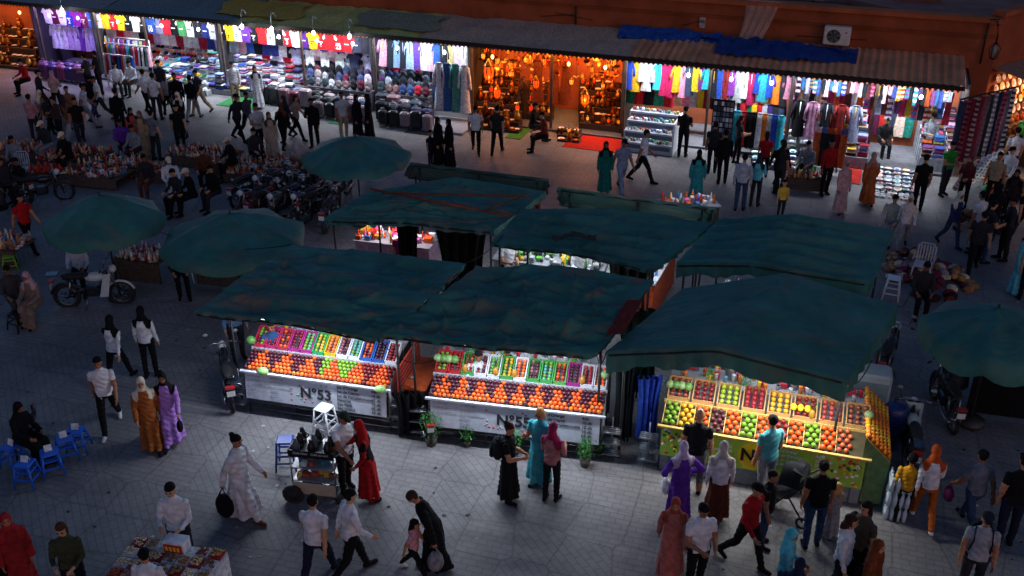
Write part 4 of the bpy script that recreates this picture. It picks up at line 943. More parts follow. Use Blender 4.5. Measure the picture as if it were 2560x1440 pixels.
for i,(u,v) in enumerate(((640,540),(672,537),(705,547),(735,528),(765,548),(800,540),(665,500),(830,560),(760,490),(700,490),(850,500),(620,500),(790,470))): moto(u,v,70+rnd(-14,14)+180*(i%2==0),random.choice([C('181a20'),C('501418'),C('34363c'),C('203050')]))
moto(2355,1035,85,C('181a20')); moto(2268,1140,75,C('181c22'),C('9aa8a8'),name='parked_scooter',scooter=True); moto(2212,930,60,C('14161a')); moto(575,985,110,C('14161a')); moto(110,505,20,C('141418')); moto(1070,1070,100,C('101014'),s=.8); moto(30,500,160,C('141418'))
mb=MB(rotz(G(2380,1000),0)); mb.lathe((0,0,.4),[(.24,0),(.2,.3),(.1,.7),(.03,.85)],C('4a4a58'),CLO,n=14); mb.cyl((0,0,0),(0,0,1.3),.02,DARK,STE); mb.build('hanging_sack')

# ---------------------------------------------------------------- coffee trolley, nut cart, stroller
def trolley():
    A=G(738,1250);B=G(850,1262); M=frame(A,B-A); root=empty('coffee_trolley',A); mb=MB(M); W,D=.78,.55; st=C('a0a8b0')
    for x in (0,W):
        for y in (0,D): mb.cyl((x,y,.12),(x,y,1.1),.015,st,MET)
    for z,c in ((.16,'707880'),(.45,'808890'),(.72,'808890'),(.98,'606468')): mb.box((W/2,D/2,z),(W,D,.02),C(c),GLO)
    mb.box((W/2,-.012,.3),(W,.015,.24),C('b8a890'),GLO); mb.box((W/2,-.012,1.04),(W+.04,.02,.14),C('181410'),GLO); mb.box((-.012,D/2,1.04),(.02,D,.14),C('181410'),GLO)
    for z in (.2,.47,.74):
        for k in range(22): mb.rbox((rnd(.06,W-.06),rnd(.06,D-.06),z+.05),(rnd(.06,.14),rnd(.05,.1),rnd(.05,.12)),vary(random.choice([C('d8d8e0'),C('c05028'),C('e0b040'),C('804828'),C('4080a0')]),.2),GLO,b=.01)
    for k in range(9):
        x,y=.1+(k%3)*.27+rnd(-.03,.03),.1+(k//3)*.17; mb.lathe((x,y,.99),[(.07,0),(.075,.12),(.05,.2),(.03,.25),(.035,.28)],C('141418') if k%4 else C('505860'),GLO,n=10)
        mb.tube([(x+.07,y,1.05),(x+.12,y,1.12),(x+.06,y,1.18)],.01,(.02,.02,.02),MAT,n=5)
    mb.tube([(.0+.16*math.cos(a),-.06,.17+.16*math.sin(a)) for a in np.linspace(0,2*math.pi,18,endpoint=False)],.04,(.015,.015,.015),MAT,close=True); mb.cyl((0,-.08,.17),(0,-.03,.17),.12,C('202020'),MAT,n=16)
    mb.cyl((W,.05,.0),(W,.05,.14),.05,(.02,.02,.02),MAT); mb.tube([(W,0,1.0),(W+.15,.1,1.1),(W+.15,D-.1,1.1),(W,D,1.0)],.015,st,MET)
    o=mb.build('trolley_body'); o.parent=root; o.matrix_parent_inverse=Matrix.Translation(-root.location)
    text('Café Noir   Café au Lait',M,(W/2,-.026,1.06),.065,'W',root,0,'menu_line',align='CENTER')
trolley()
def nutcart():
    A=G(343,1345,.85);B=G(568,1380,.85);A[2]=B[2]=0; M=frame(A,B-A); W=float(np.linalg.norm(B-A)); D=1.15; root=empty('nut_cart',A); mb=MB(M)
    mb.box((W/2,-D/2,.83),(W,D,.05),WHITE,CLO)
    P=np.zeros((4,40,3))
    for side in range(2):
        for i in range(4):
            for j in range(40):
                t=j/39
                if side==0: P[i,j]=(W*t,-D-.01-.03*abs(math.sin(j*.9))*i/3,.85-.8*i/3)
                else: P[i,j]=(W+.01+.03*abs(math.sin(j*.9))*i/3,-D*t,.85-.8*i/3)
        mb.grid(P.copy(),WHITE,CLO)
    for x in (.05,W-.05):
        for y in (-.05,-D+.05): mb.cyl((x,y,0),(x,y,.82),.025,DARK,STE)
    nx,ny=7,5; nc=[C(h) for h in ('b88a50','8a5a30','c8a878','7a3a20','d8b888','a06838','e0c8a0','60301c','9a7a50','a84828')]
    for i in range(nx):
        for j in range(ny):
            if 2<=i<=4 and j==0: continue
            x=(i+.5)*W/nx;y=-(j+.5)*D/ny; w,d=W/nx*.9,D/ny*.88; c=random.choice(nc)
            mb.box((x,y,.875),(w,d,.04),C('c8c8c8') if (i+j)%3 else C('a02828'),GLO)
            for k in range(26): mb.sph((x+rnd(-w*.42,w*.42),y+rnd(-d*.4,d*.4),.9+rnd(0,.03)),(.025,.016,.015),vary(c,.25),FRU,6,4)
    mb.box((W*.5,-.12,.98),(.34,.22,.2),WHITE,MAT); mb.box((W*.5,-.24,.98),(.3,.012,.14),C('c02820'),GLO)
    for k in range(4): mb.box((W*.5-.1+k*.065,-.25,.98),(.04,.006,.08),C('e8c040'),GLO)
    o=mb.build('cart_body'); o.parent=root; o.matrix_parent_inverse=Matrix.Translation(-root.location)
nutcart()
def stroller():
    mb=MB(rotz(G(1970,1285),150)); bk=(.015,.015,.02)
    for x,y in ((.35,.2),(.35,-.2),(-.3,.25),(-.3,-.25)): mb.tube([(x+.1*math.cos(a),y,.1+.1*math.sin(a)) for a in np.linspace(0,6.28,14,endpoint=False)],.025,bk,MAT,close=True,n=6)
    for y in (-.22,.22): mb.tube([(.35,y,.1),(0,y,.6),(-.45,y,1.05)],.016,C('303438'),MET); mb.tube([(-.3,y,.1),(.05,y,.6)],.016,C('303438'),MET)
    mb.cyl((-.45,-.22,1.05),(-.45,.22,1.05),.02,bk,MAT)
    P=np.zeros((8,6,3)); pts=[(.45,.35),(.3,.33),(.15,.38),(0,.42),(-.12,.6),(-.22,.8),(-.2,.98),(-.0,1.05)]
    for i in range(8):
        for j in range(6): P[i,j]=(pts[i][0],-.2+.08*j,pts[i][1]+.04*abs(j-2.5)/2.5)
    mb.grid(P,bk,CLO)
    P=np.zeros((6,8,3))
    for i in range(6):
        for j in range(8):
            a=math.pi*j/7; b=i/5*1.6; P[i,j]=(-.15+.35*math.sin(b),.24*math.cos(a),.75+.35*math.sin(a)*math.cos(b*.5))
    mb.grid(P,C('1a1c24'),CLO); mb.build('baby_stroller')
stroller()

# ---------------------------------------------------------------- people
D2=math.radians
POSES={
'stand':dict(legs=[(3,4),(-5,2)],arms=[(4,9,14,0),(-2,9,14,0)]),
'hold':dict(legs=[(4,5),(-4,2)],arms=[(15,10,80,28),(10,8,72,28)],nod=14),
'phone':dict(legs=[(2,3),(-4,2)],arms=[(20,8,110,12),(2,9,16,0)],nod=12),
'walk':dict(legs=[(27,8),(-20,20)],arms=[(-22,8,12,0),(22,8,26,0)],lean=4),
'walk2':dict(legs=[(-17,24),(22,6)],arms=[(18,8,30,5),(-16,8,10,0)],lean=4),
'hips':dict(legs=[(3,3),(-4,2)],arms=[(-22,42,72,40),(-22,42,72,40)]),
'reach':dict(legs=[(6,6),(-8,4)],arms=[(55,6,25,5),(8,10,40,10)],lean=7),
'lead':dict(legs=[(12,8),(-10,10)],arms=[(14,16,6,0),(8,16,6,0)],lean=24,nod=30),
'bend':dict(legs=[(12,18),(-2,12)],arms=[(50,6,15,0),(45,6,20,0)],lean=48,nod=10),
'seat':dict(legs=[(82,82),(78,70)],arms=[(28,10,58,18),(24,10,62,18)],lean=8,nod=15),
}
def make_fig(pose,garb,head,child=False):
    P=POSES[pose]; seat=pose=='seat'; mb=MB(); segs=[]; ex=[]
    def ball(c,r,nu=12,nv=9,R=None): mb.sph(c,r,(1,1,1),0,nu,nv,R)
    def limb(pts,rad,regs):
        for i in range(len(pts)-1):
            mb.tube([pts[i],pts[i+1]],[rad[i],rad[i+1]],(1,1,1),n=12); segs.append((pts[i],pts[i+1],rad[i],rad[i+1],regs[i]))
        for p,r in zip(pts,rad): ball(p,r)
    L=[]
    for (a,k),sx in zip(P['legs'],(-1,1)):
        a,k=D2(a),D2(k); hip=np.array([sx*.092,0,0.]); kn=hip+.43*np.array([sx*.03,-math.sin(a),-math.cos(a)]); b=a-k
        an=kn+.42*np.array([0,-math.sin(b),-math.cos(b)]); L.append([hip,kn,an,b])
    hz=-min(l[2][2] for l in L)+.08; sh=np.array([0,0,hz])
    robe=garb=='robe'; skirt=garb=='skirt'
    for l,sx in zip(L,(-1,1)):
        hip,kn,an=l[0]+sh,l[1]+sh,l[2]+sh; mid=(kn+an)/2+np.array([0,.015,0])
        if (robe or skirt) and seat: limb([hip,kn,an],[.13,.12,.13],[2,2])
        else:
            limb([hip,kn,mid,an],[.098,.07,.062,.052],[2,2,6])
        fb=l[3] if l[3]<0 else 0; ca,sa=math.cos(-fb*.8),math.sin(-fb*.8)
        toe=an+np.array([sx*.02,-.15*ca,-.045-.15*sa*.8]); heel=an+np.array([0,.04,-.035])
        if toe[2]<.03: toe[2]=.035
        if heel[2]<.03: heel[2]=.04
        limb([heel,toe],[.045,.036],[4]); segs.append((an+np.array([0,0,-.02]),an+np.array([0,0,-.04]),.05,.05,4))
    lean=D2(P.get('lean',0)); Rl=np.array(Matrix.Rotation(lean,3,'X'))
    def U(p): return Rl@np.array(p,float)+sh
    def loft(secs,reg,n=20,flute=0,rot=True,dy=0):
        V=[]
        for (z,rx,ry,yo) in secs:
            for k in range(n):
                q=2*math.pi*k/n; f=1+flute*math.cos(7*q+1+z)*max(0,(.1-z))
                v=(rx*math.cos(q)*f,yo+ry*math.sin(q)*f,z); V.append(U(v) if z>-.05 or not rot else np.array(v)+sh)
        m=len(secs); Fc=[(i*n+k,i*n+(k+1)%n,(i+1)*n+(k+1)%n,(i+1)*n+k) for i in range(m-1) for k in range(n)]
        Fc+= [tuple(range(n-1,-1,-1)),tuple((m-1)*n+k for k in range(n))]
        mb.add(V,Fc,(1,1,1))
    loft([(-.10,.15,.115,0),(-.04,.178,.13,.005),(.04,.18,.128,0),(.15,.162,.115,-.005),(.29,.178,.122,0),(.40,.192,.118,.005),(.47,.165,.095,.008),(.52,.075,.07,.01),(.55,.05,.055,.005)],1)
    segs.append((U((0,0,.08)),U((0,0,.42)),.16,.17,1)); segs.append((U((0,0,.0)),U((0,0,.05)),.165,.165,1)); segs.append((sh+np.array([0,0,-.1]),U((0,0,-.06)),.14,.165,2))
    limb([U((0,.01,.5)),U((0,-.005,.62))],[.055,.05],[0])
    if (robe or skirt) and not seat:
        hem=-(hz-(.10 if robe else .16)); wk='walk' in pose; w=.31 if wk else .2
        loft([(hem,.235,w,0),(hem*.6,.215,w*.85,0),(hem*.25,.198,.165,0),(0,.185,.14,0),(.12,.172,.13,0),(.3,.18,.124,0)] if robe else [(hem,.24,w,0),(hem*.6,.22,w*.85,0),(hem*.2,.19,.155,0),(.02,.172,.13,0)],2,n=42,flute=.2)
        segs.append((sh+np.array([0,0,hem+.02]),sh+np.array([0,0,-.1]),.22,.16,2))
        if wk: segs.append((sh+np.array([0,-.15,hem+.02]),sh+np.array([0,0,-.1]),.2,.16,2)); segs.append((sh+np.array([0,.15,hem+.02]),sh+np.array([0,0,-.1]),.2,.16,2))
    hands=[]
    for (s,o,e,inn),sx in zip(P['arms'],(-1,1)):
        s,o,e,inn=map(D2,(s,o,e,inn))
        shd=np.array([sx*.185,.005,.43]); d1=np.array([sx*math.sin(o),-math.sin(s)*math.cos(o),-math.cos(s)*math.cos(o)]); el=shd+.28*d1
        d2=np.array([sx*math.sin(o)*.3-sx*math.sin(inn),-math.sin(s+e),-math.cos(s+e)]); d2/=np.linalg.norm(d2); wr=el+.25*d2; md=(shd+el)/2
        limb([U(shd),U(md),U(el),U(wr)],[.062,.057 if not robe else .066,.046 if not robe else .06,.033 if not robe else .052],[1,5,5])
        pc=wr+.055*d2; hd=Rl@d2; side=Rl@np.array([0,1,0.]) if abs(d2[1])<.8 else np.array([0,0,1.])
        side=side-hd*np.dot(side,hd); side/=np.linalg.norm(side); nrm=np.cross(hd,side)
        pr_=np.stack([side,nrm,hd],1)
        mb.sph(U(pc),(.042,.02,.055),(1,1,1),0,10,8,R=pr_); limb([U(wr-.02*d2),U(wr+.03*d2)],[.03,.026],[0]); segs.append((U(wr+.01*d2),U(wr+.11*d2),.04,.03,0))
        base=U(wr+.095*d2); nin=nrm*(-sx if nrm[0]>0 else sx)
        for q,fl in zip((-.03,-.01,.01,.03),(.062,.075,.07,.055)):
            b0=base+side*q-hd*.02; b1=b0+hd*fl*.6+nin*.006; b2=b1+hd*fl*.35+nin*.025; ex.append([b0,b1,b2])
        t0=U(wr+.04*d2)-side*.035; ex.append([t0,t0-side*.03+hd*.03,t0-side*.035+hd*.06+nin*.01])
        hands.append(U(wr+.1*d2))
    hs=1.28 if child else 1.0; nod=D2(P.get('nod',3)); Rh=Rl@np.array(Matrix.Rotation(nod,3,'X')); hc=U((0,-.015,.695+(.03 if child else 0)))
    def Hh(p): return Rh@(np.array(p,float)*hs)+hc
    def hb(c,r,nu=14,nv=10): mb.sph(Hh(c),tuple(x*hs for x in r),(1,1,1),0,nu,nv,R=Rh)
    hb((0,0,.02),(.076,.094,.1)); hb((0,-.02,-.05),(.056,.07,.06)); hb((0,-.092,-.012),(.014,.02,.024))
    for sx in (-1,1): hb((sx*.078,.005,-.005),(.012,.02,.03))
    if head!='hijab':
        if head!='bald': hb((0,.012,.04),(.086,.1,.092))
        if head=='long': hb((0,.05,-.06),(.082,.06,.12)); limb([Hh((0,.07,-.1)),Hh((0,.09,-.25))],[.07,.05],[3])
        if head=='bun': hb((0,.09,.1),(.045,.045,.045))
        if head=='cap': hb((0,.0,.065),(.09,.106,.075)); hb((0,-.12,.055),(.065,.07,.013))
    else:
        hb((0,.012,.02),(.09,.106,.115)); hb((0,.03,-.07),(.08,.085,.08))
        loft([(.62,.08,.09,.01),(.54,.11,.105,.01),(.47,.18,.122,.01),(.38,.205,.135,.005),(.32,.18,.13,0)],3)
        segs.append((U((0,.01,.6)),U((0,.01,.46)),.1,.15,3)); segs.append((U((-.1,.01,.45)),U((.1,.01,.45)),.13,.13,3)); segs.append((U((-.1,0,.40)),U((.1,0,.40)),.13,.13,3))
    segs.append((Hh((0,0,.05)),Hh((0,0,-.04)),.1,.085,9))
    o=mb.build('tmp'); md=o.modifiers.new('r','REMESH'); md.mode='VOXEL'; md.voxel_size=.0135; md.use_smooth_shade=True
    dg=bpy.context.evaluated_depsgraph_get(); me=bpy.data.meshes.new_from_object(o.evaluated_get(dg)); old=o.data
    bpy.data.objects.remove(o); bpy.data.meshes.remove(old)
    nv=len(me.vertices); V=np.empty(nv*3); me.vertices.foreach_get('co',V); V=V.reshape(-1,3); nf=len(me.polygons)
    lv=np.empty(len(me.loops),dtype=np.int32); me.loops.foreach_get('vertex_index',lv); lt=np.empty(nf,dtype=np.int32); me.polygons.foreach_get('loop_total',lt); ls=np.empty(nf,dtype=np.int32); me.polygons.foreach_get('loop_start',ls)
    Nn=np.empty(nv*3); me.vertices.foreach_get('normal',Nn); Nn=Nn.reshape(-1,3)
    cen=np.array([V[lv[a:a+b]].mean(0) for a,b in zip(ls,lt)])
    def classify(Q):
        best=np.full(len(Q),9.); reg=np.zeros(len(Q),int)
        for a,b,ra,rb,rg in segs:
            a=np.array(a);b=np.array(b);ab=b-a;t=np.clip(((Q-a)@ab)/(ab@ab),0,1); d=np.linalg.norm(Q-a-t[:,None]*ab,axis=1)-(ra+t*(rb-ra))
            k=d<best; best[k]=d[k]; reg[k]=rg
        return reg
    reg=classify(cen); loc=((cen-hc)@Rh)/hs; hm=reg==9
    if head=='hijab': face=(loc[:,1]<-.045)&((loc[:,0]/.062)**2+((loc[:,2]+.02)/.088)**2<1)
    elif head=='bald': face=np.ones(nf,bool)
    else:
        face=(loc[:,2]<.062-(loc[:,1]+.1)*.25)&(loc[:,1]<.02)|(loc[:,2]<-.06)
        if head=='long': face=(loc[:,2]<.06)&(loc[:,1]<-.03)|((loc[:,2]<-.06)&(loc[:,1]<.0))
        if head=='cap': face=(loc[:,2]<.045)&(loc[:,1]<.03)&(loc[:,1]>-.115)|(loc[:,2]<-.03)
    reg[hm]=np.where(face[hm],0,3)
    if robe:
        reg[reg==6]=2; low=cen[:,2]>.16
        if not seat: reg[(reg==4)&low]=2
    rv=np.zeros(nv,int); fi=np.repeat(np.arange(nf),lt); rv[lv]=reg[fi]
    w=np.isin(rv,(1,2,5,6,3)).astype(float); w[rv==3]*=.4
    x,y,z=V.T; wr_=np.sin(x*31+z*22+2*np.sin(y*19))*np.sin(z*27+y*21+1.7*np.sin(x*17))+.6*np.sin(z*60+x*25+np.sin(y*40))
    V=V+Nn*(wr_*.0055*w)[:,None]
    me2=MB(); faces=[tuple(lv[a:a+b]) for a,b in zip(ls.tolist(),lt.tolist())]
    me2.V=[V]; me2.F=[tuple(int(i) for i in f) for f in faces]; me2.n=nv; me2.c=[(1,1,1)]*nf; me2.m=reg.tolist(); me2.sm=[True]*nf
    for f in ex: me2.tube(f,[.0095,.0085,.007],(1,1,1),0,n=6)
    for sx in (-1,1):
        me2.sph(Hh((sx*.031,-.088,.012)),(.013*hs,.007*hs,.008*hs),(1,1,1),7,8,6,R=Rh); me2.sph(Hh((sx*.032,-.09,.034)),(.02*hs,.006,.005),(1,1,1),7,6,4,R=Rh)
    me2.sph(Hh((0,-.088,-.055)),(.022*hs,.007,.006),(1,1,1),8,8,4,R=Rh)
    bpy.data.meshes.remove(me)
    oo=me2.build('fig',mats=[clothmat('S','skin')]*9); m_=oo.data; bpy.data.objects.remove(oo)
    return m_,hands,hz
_fig={}
SK=['a8765a','946448','b08462','845a40','b89070']
def person(u,v,pose,garb,head,yaw,top,bot,hair='K',name='person',h=1.74,fore=None,shin=None,shoes='K',pack=None,bag=None,child=False,sk=None,wx=1.0,z=0):
    key=(pose,garb,head,child)
    if key not in _fig: _fig[key]=make_fig(*key)
    me,hands,hz=_fig[key]
    o=bpy.data.objects.new(name,me); sc.collection.objects.link(o)
    s=h/1.75; p=G(u,v,z); o.location=tuple(p); o.rotation_euler=(0,0,D2(yaw)); o.scale=(s*wx,s*wx,s)
    skin=sk or random.choice(SK)
    if garb=='robe': fore=fore or top
    cols=[(skin,'skin'),(top,'cloth'),(bot,'cloth'),(hair,'cloth'),(shoes,'cloth'),(fore or skin,'cloth' if fore else 'skin'),(shin or bot,'cloth' if shin!=skin else 'skin'),('1a0f0c','skin'),('7a3430','skin')]
    for i,(c,k) in enumerate(cols): o.material_slots[i].link='OBJECT'; o.material_slots[i].material=clothmat(c,k)
    ln=D2(POSES[pose].get('lean',0))
    if pack:
        mb=MB(); y=.2-.3*math.sin(ln)*1.0; mb.rbox((0,y,hz+.25),(.3,.2,.46),K(pack),CLO,b=.07); mb.rbox((0,y+.12,hz+.17),(.22,.08,.22),vary(K(pack),.4),CLO,b=.03)
        for sx in (-1,1): mb.tube([(sx*.1,y-.08,hz+.44),(sx*.12,-.02,hz+.53),(sx*.13,-.145,hz+.36),(sx*.15,-.05,hz+.1),(sx*.13,y-.08,hz+.05)],.016,K(pack),CLO,n=5)
        mb.build('backpack',parent=o)
    if bag:
        c,side=bag[0],bag[1]; sz=bag[2] if len(bag)>2 else 1; hp=hands[side]; mb=MB()
        mb.sph((hp[0],hp[1],hp[2]-.30*sz),(.1*sz,.14*sz,.2*sz),K(c),CLO,10,8); 
        for q in (-1,1): mb.tube([(hp[0],hp[1],hp[2]),(hp[0],hp[1]+q*.05*sz,hp[2]-.1*sz),(hp[0],hp[1]+q*.08*sz,hp[2]-.2*sz)],[.01,.015,.035*sz],K(c),CLO,n=5)
        mb.build('carried_bag',parent=o)
    return o
MAN,WOM,KID='man','woman','child'
def m(u,v,pose,yaw,top,bot,**k): k.setdefault('name',MAN); return person(u,v,pose,'pants',k.pop('head','short'),yaw,top,bot,**k)
def w(u,v,pose,yaw,top,bot,hair,garb='robe',**k): k.setdefault('name','woman_in_headscarf'); k.setdefault('h',1.66); k.setdefault('wx',.93); return person(u,v,pose,garb,k.pop('head','hijab'),yaw,top,bot,hair,**k)
person(612,1288,'walk','robe','bun',70,'c8ccd4','c8ccd4','K',name='man_in_white_djellaba',h=1.8,bag=('K',0,1.2),shoes='Z')
m(282,1070,'walk',15,'W','K',shoes='W'); w(385,1118,'walk2',20,'9a5424','9a5424','U'); w(437,1102,'walk',10,'I','I','K',bag=('K',1,.7))
w(302,955,'walk',165,'W','K','K',garb='pants',bag=('W',1,.7),fore='W'); w(382,940,'stand',178,'W','K','K',garb='pants',fore='W',h=1.7)
w(72,1150,'seat',70,'K','K','K',fore='K'); 
m(870,1228,'reach',40,'W','K',head='cap',hair='2a3a30',h=1.78); w(925,1248,'reach',-80,'K','a01418','a01418',fore='a01418',garb='skirt',h=1.72,shoes='K')
m(800,1452,'walk',165,'W','N',h=1.76); m(885,1442,'walk2',120,'W','K',fore='W',h=1.8)
person(1088,1420,'lead','robe','short',-75,'K','K','3a2a20',name='woman_leading_child',h=1.72,bag=('E',1,1.0))
person(1038,1432,'walk','pants','long',70,'P','K','K',name='child',h=1.12,child=True,shoes='W')
m(466,1425,'hold',0,'W','D',fore='W',h=1.78,name='nut_seller'); m(405,1590,'stand',175,'W','N',h=1.7)
w(72,1490,'stand',30,'8a2024','8a2024','a02428'); person(205,1515,'hold','pants','long',10,'3a402c','K','4a2c1c',name=WOM,h=1.66,fore='3a402c'); m(5,1500,'stand',40,'K','K',fore='K'); person(35,1455,'stand','pants','short',20,'a02828','K',name='child',h=1.25,child=True,fore='a02828')
person(1272,1252,'hold','skirt','bun',75,'K','K','3a2418',name='woman_with_backpack',h=1.68,pack='181c24',wx=.95); person(1348,1212,'phone','skirt','long',-30,'3a98a8','3a98a8','b08850',name=WOM,h=1.68)
w(1378,1250,'hold',150,'a06a70','K','M',garb='pants',fore='a06a70',bag=('K',1,.9))
m(1730,1232,'stand',165,'K','5a5c64',head='bald',h=1.8,shin='9a6a4c',sk='9a6a4c'); w(1692,1300,'hips',-170,'5a2c98','5a2c98','b8a8c8',bag=('W',1,.9)); w(1788,1300,'stand',170,'W','5a2c20','b0a8a0',garb='skirt',fore='W')
m(1905,1245,'stand',-160,'4a9aa0','E',h=1.78); m(1858,1412,'walk2',40,'a0141c','K',head='cap',fore='a0141c',h=1.76); m(1905,1362,'stand',60,'K','J',h=1.55)
person(2025,1362,'stand','pants','bun',175,'K','J','K',name=WOM,h=1.74); person(2072,1342,'stand','skirt','long',-150,'E','E','b08850',name='child',h=1.1,child=True)
w(1672,1435,'walk',-10,'b0645c','b0645c','9a4438'); m(1735,1480,'hold',15,'W','K',h=1.78); w(1945,1530,'hold',60,'5aa8b8','J','5ac0d0',garb='pants',fore='5aa8b8'); w(1965,1610,'stand',150,'202c50','202c50','1a2440')
person(2085,1505,'stand','pants','long',60,'W','D','3a2418',name=WOM,fore='W',bag=('8a1c20',0,.8)); person(2125,1470,'stand','skirt','long',-60,'4a4038','K','1a1210',name=WOM); w(2152,1560,'stand',40,'6a3418','6a3418','7a3c20')
m(2412,1500,'stand',-20,'a0a4ac','D',head='cap',hair='202430',pack='202430'); person(2248,1298,'stand','pants','short',160,'d8981c','K','K',name='child',h=1.35,child=True,fore='d8981c')
w(2300,1308,'walk2',170,'W','a8541c','b85020',garb='pants',fore='W',shoes='W'); person(2415,1322,'walk','pants','bun',-170,'6a7280','J','K',name=WOM,h=1.68,bag=('5a1c50',1,.8)); m(2505,1360,'stand',170,'K','N',head='cap',h=1.82)
m(78,625,'walk',60,'R','K',h=1.72); m(45,790,'seat',40,'3a3c40','3a3c40',fore='3a3c40'); w(100,800,'seat',-10,'7a6a60','7a6a60','c09aa0',fore='7a6a60'); m(212,720,'seat',10,'a8b4c8','K',fore='a8b4c8'); m(460,728,'seat',20,'D','K',fore='D')
for a in ((436,498,'W','W','U'),(380,490,'D','Z','K'),(490,530,'K','K','U'),(548,520,'K','D','K'),(590,445,'K','K','U'),(70,500,'K','D','K'),(315,395,'V','N','K'),(130,400,'D','E','U'),(55,440,'E','K','K'),(18,560,'D','K','K'),(455,530,'D','K','K'),(520,470,'Z','K','K'),(350,410,'E','D','K'),(180,430,'K','K','U'),(640,420,'D','K','K'),(10,480,'D','K','U')):
    person(a[0],a[1],'seat','pants','cap' if a[4]=='U' else 'short',rnd(-60,60),a[2],a[3],a[4],name='seated_vendor',fore=a[2]); 
def auto(lst):
    for t in lst:
        u,v,k,top,bot=t[:5]; yaw=t[5] if len(t)>5 else rnd(-180,180); pose=random.choice(['stand','walk','hold','walk2']) if len(t)<7 else t[6]
        if k=='m': m(u,v,pose,yaw,top,bot,h=rnd(1.7,1.8),head=random.choice(['short','short','cap']),fore=top if random.random()<.4 else None,sk=None)
        elif k=='w': w(u,v,pose if pose!='hold' else 'stand',yaw,top,top,bot)
        elif k=='p': w(u,v,pose,yaw,top,bot,random.choice('KUDPZ'),garb='pants',fore=top)
        elif k=='h': person(u,v,pose,'pants','long',yaw,top,bot,'2a1c14',name=WOM,h=1.66,wx=.95)
        elif k=='c': person(u,v,pose,'pants','short',yaw,top,bot,'K',name=KID,h=1.15,child=True)
        elif k=='s': person(u,v,'seat','pants','short',yaw,top,bot,'K',name='seated_man',fore=top)
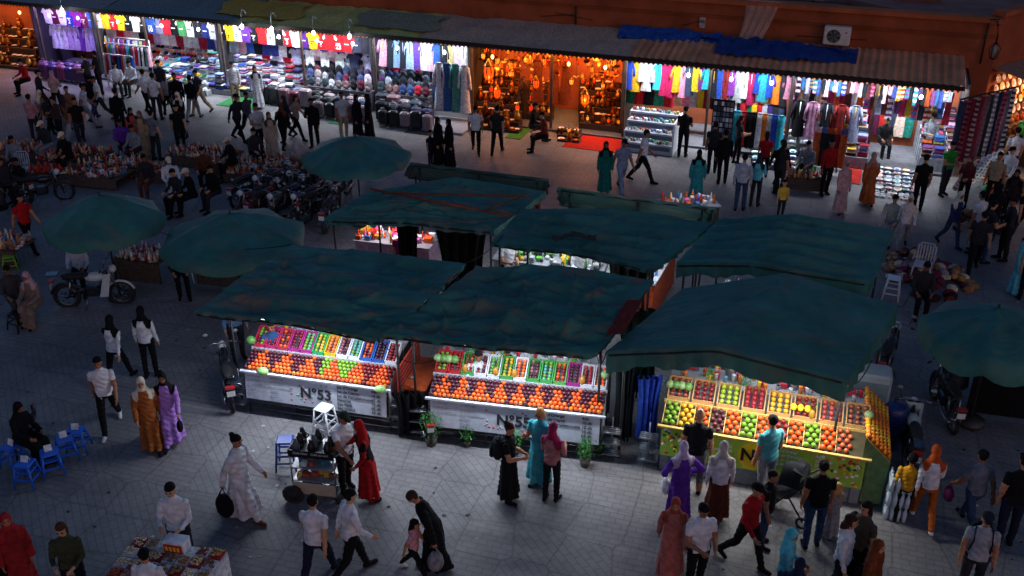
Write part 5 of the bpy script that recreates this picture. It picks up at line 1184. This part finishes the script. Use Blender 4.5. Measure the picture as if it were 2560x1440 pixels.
auto([(95,355,'m','a87880','D',170),(118,335,'p','8a7a70','D'),(135,350,'h','D','K'),(158,362,'m','3a2a28','K'),(180,348,'p','7a4a38','E'),(188,330,'m','8a5a40','J'),(207,362,'m','K','D',30,'walk'),(222,320,'m','a8acb8','E'),(240,300,'m','K','J'),(258,300,'m','W','D',-60,'walk'),(112,285,'m','D','K'),(150,285,'p','b89a90','K'),
(308,345,'m','K','K',175,'stand'),(345,388,'p','Q','a89a88',40,'hold'),(368,390,'w','B','6a5a4a',0),(396,400,'m','6a7078','D',150,'stand'),(456,378,'m','15171c','15171c',20,'walk'),(460,345,'p','K','D'),(375,285,'m','W','K'),(398,300,'m','W','D',170,'stand'),(425,290,'h','E','K'),(452,300,'m','K','D'),(487,300,'m','K','E',175,'walk'),(505,285,'m','3a3a42','B',-30,'walk'),(412,262,'m','D','K'),
(600,352,'m','20242c','K',60,'walk'),(625,345,'m','3c4048','K',60,'walk2'),(652,385,'m','b0b4bc','K',40,'hold'),(684,400,'w','a89888','4a3a34',30),(712,372,'p','K','K',170),(722,350,'p','2a2a2e','K'),(745,348,'h','8a7a70','K',70,'walk'),(788,368,'m','K','K',-10,'phone'),(862,350,'m','b8bcc4','B',20,'stand'),(897,352,'w','K','K',60,'stand'),(925,350,'w','K','K',-80,'stand'),
(592,262,'m','W','B',10,'stand'),(648,272,'w','W','D',20,'stand'),(75,232,'s','R','K',-40),(300,240,'s','W','D',20),(340,235,'s','W','D',-20),(255,235,'m','K','K'),(230,245,'m','D','K'),(945,215,'m','8890a8','D',170,'stand'),
(1098,415,'w','K','K',60,'stand'),(1125,420,'w','K','K',-60,'stand'),(1078,412,'c','N','N',40,'stand'),(1190,382,'m','W','K',0,'walk2'),(1243,384,'m','2a2c28','K',170,'walk'),(1330,352,'s','K','D',80),(1362,378,'s','6a2418','K',-80),(1180,285,'m','20301c','D',40,'stand'),(1308,300,'w','3a2a18','Z',30,'stand'),
(1552,480,'m','7a88a0','7a88a0',20,'walk'),(1604,455,'m','W','K',80,'walk'),(1510,482,'w','14605a','K',0,'stand'),(1738,505,'w','2a8a90','K',170,'stand'),(1705,392,'m','K','K',160,'hold'),(1715,300,'m','W','K',0,'hold'),(1778,432,'m','D','K',170,'stand'),(1803,458,'m','K','K',175,'stand'),(1840,410,'h','D','K'),(1848,525,'m','a0a8b8','J',160,'stand'),(1885,515,'p','C','D',150,'hold'),(1905,450,'h','R','K'),(1940,480,'m','15151a','15151a',10,'walk'),(1950,545,'c','d8b040','D',0,'stand'),(1945,485,'h','D','D'),
(2012,455,'s','E','K',-40),(2060,487,'m','9a1418','K',10,'stand'),(2097,533,'w','c09898','b09090',20,'stand'),(2165,510,'w','b05a30','b08a80',170,'walk2'),(2290,527,'m','K','K',170,'stand'),(2355,488,'m','2a8a30','D',20,'hold'),(2310,410,'m','8a8e98','D',0,'hold'),(1986,360,'m','K','J',170,'stand'),(2012,362,'m','W','K',150,'stand'),(2200,390,'s','K','K',0),
(2252,622,'p','c8c8cc','E',-20,'walk'),(2370,615,'p','2a3a60','J',20,'walk2'),(2425,632,'m','W','D'),(2428,680,'m','D','K',-20,'walk'),(2450,655,'m','2a2a30','J'),(2500,650,'m','D','15171c'),(2470,600,'p','K','K'),(2535,735,'w','4aa0b8','5ab0c0',30,'stand'),(2560,745,'m','c8ccd8','K',-20,'stand'),(2512,560,'p','3a2a28','K'),(2505,500,'m','W','D'),(2470,520,'m','B','K',-40,'stand'),(2400,520,'p','602030','K'),
(2220,600,'s','a8a8a0','E',-30),(2545,610,'m','K','D'),(2575,600,'m','D','K'),(2530,405,'m','2a9a40','K',80,'bend'),(2515,455,'m','W','J',170,'stand'),(30,530,'m','D','K'),(2290,780,'s','D','K',-10)])
auto([(700,985,'m','2a4a7a','K',0,'hold'),(880,1000,'m','D','K',0,'hold'),(1270,1045,'m','K','K',0,'hold'),(1200,1055,'m','c8ccd4','K',0,'reach'),(1450,760,'m','W','K',0,'hold'),(1270,745,'m','W','K',30,'hold'),(1010,720,'h','8a2a60','K',0,'stand'),(600,900,'m','5a7aa0','D',30,'stand')])

# ---------------------------------------------------------------- sky, sun, camera
wd=bpy.data.worlds.new('World'); sc.world=wd; wd.use_nodes=True; nt=wd.node_tree; bg=nt.nodes['Background']
sk=N(nt,'ShaderNodeTexSky',sky_type='NISHITA'); sk.sun_disc=False; sk.sun_elevation=D2(1.0); sk.sun_rotation=D2(160); sk.ozone_density=3.0
mx=N(nt,'ShaderNodeMix',data_type='RGBA',blend_type='MULTIPLY'); mx.inputs[0].default_value=1; mx.inputs[7].default_value=(1.04,.92,.99,1)
nt.links.new(sk.outputs[0],mx.inputs[6]); nt.links.new(mx.outputs[2],bg.inputs[0]); bg.inputs[1].default_value=.34
sl=bpy.data.lights.new('sun','SUN'); sl.energy=.14; sl.angle=D2(60); sl.color=(1,.78,.7)
so=bpy.data.objects.new('sun',sl); so.rotation_euler=(D2(60),0,D2(20)); sc.collection.objects.link(so)
cam=bpy.data.cameras.new('camera'); cam.lens=35; cam.sensor_width=36; cam.clip_end=2000
co=bpy.data.objects.new('camera',cam); co.location=(0,0,H); co.rotation_euler=(math.pi/2-TH,0,0); sc.collection.objects.link(co); sc.camera=co
sc.view_settings.view_transform='Standard'; sc.view_settings.look='None'; sc.view_settings.exposure=0
print('figs',len(_fig),'objs',len(bpy.data.objects))
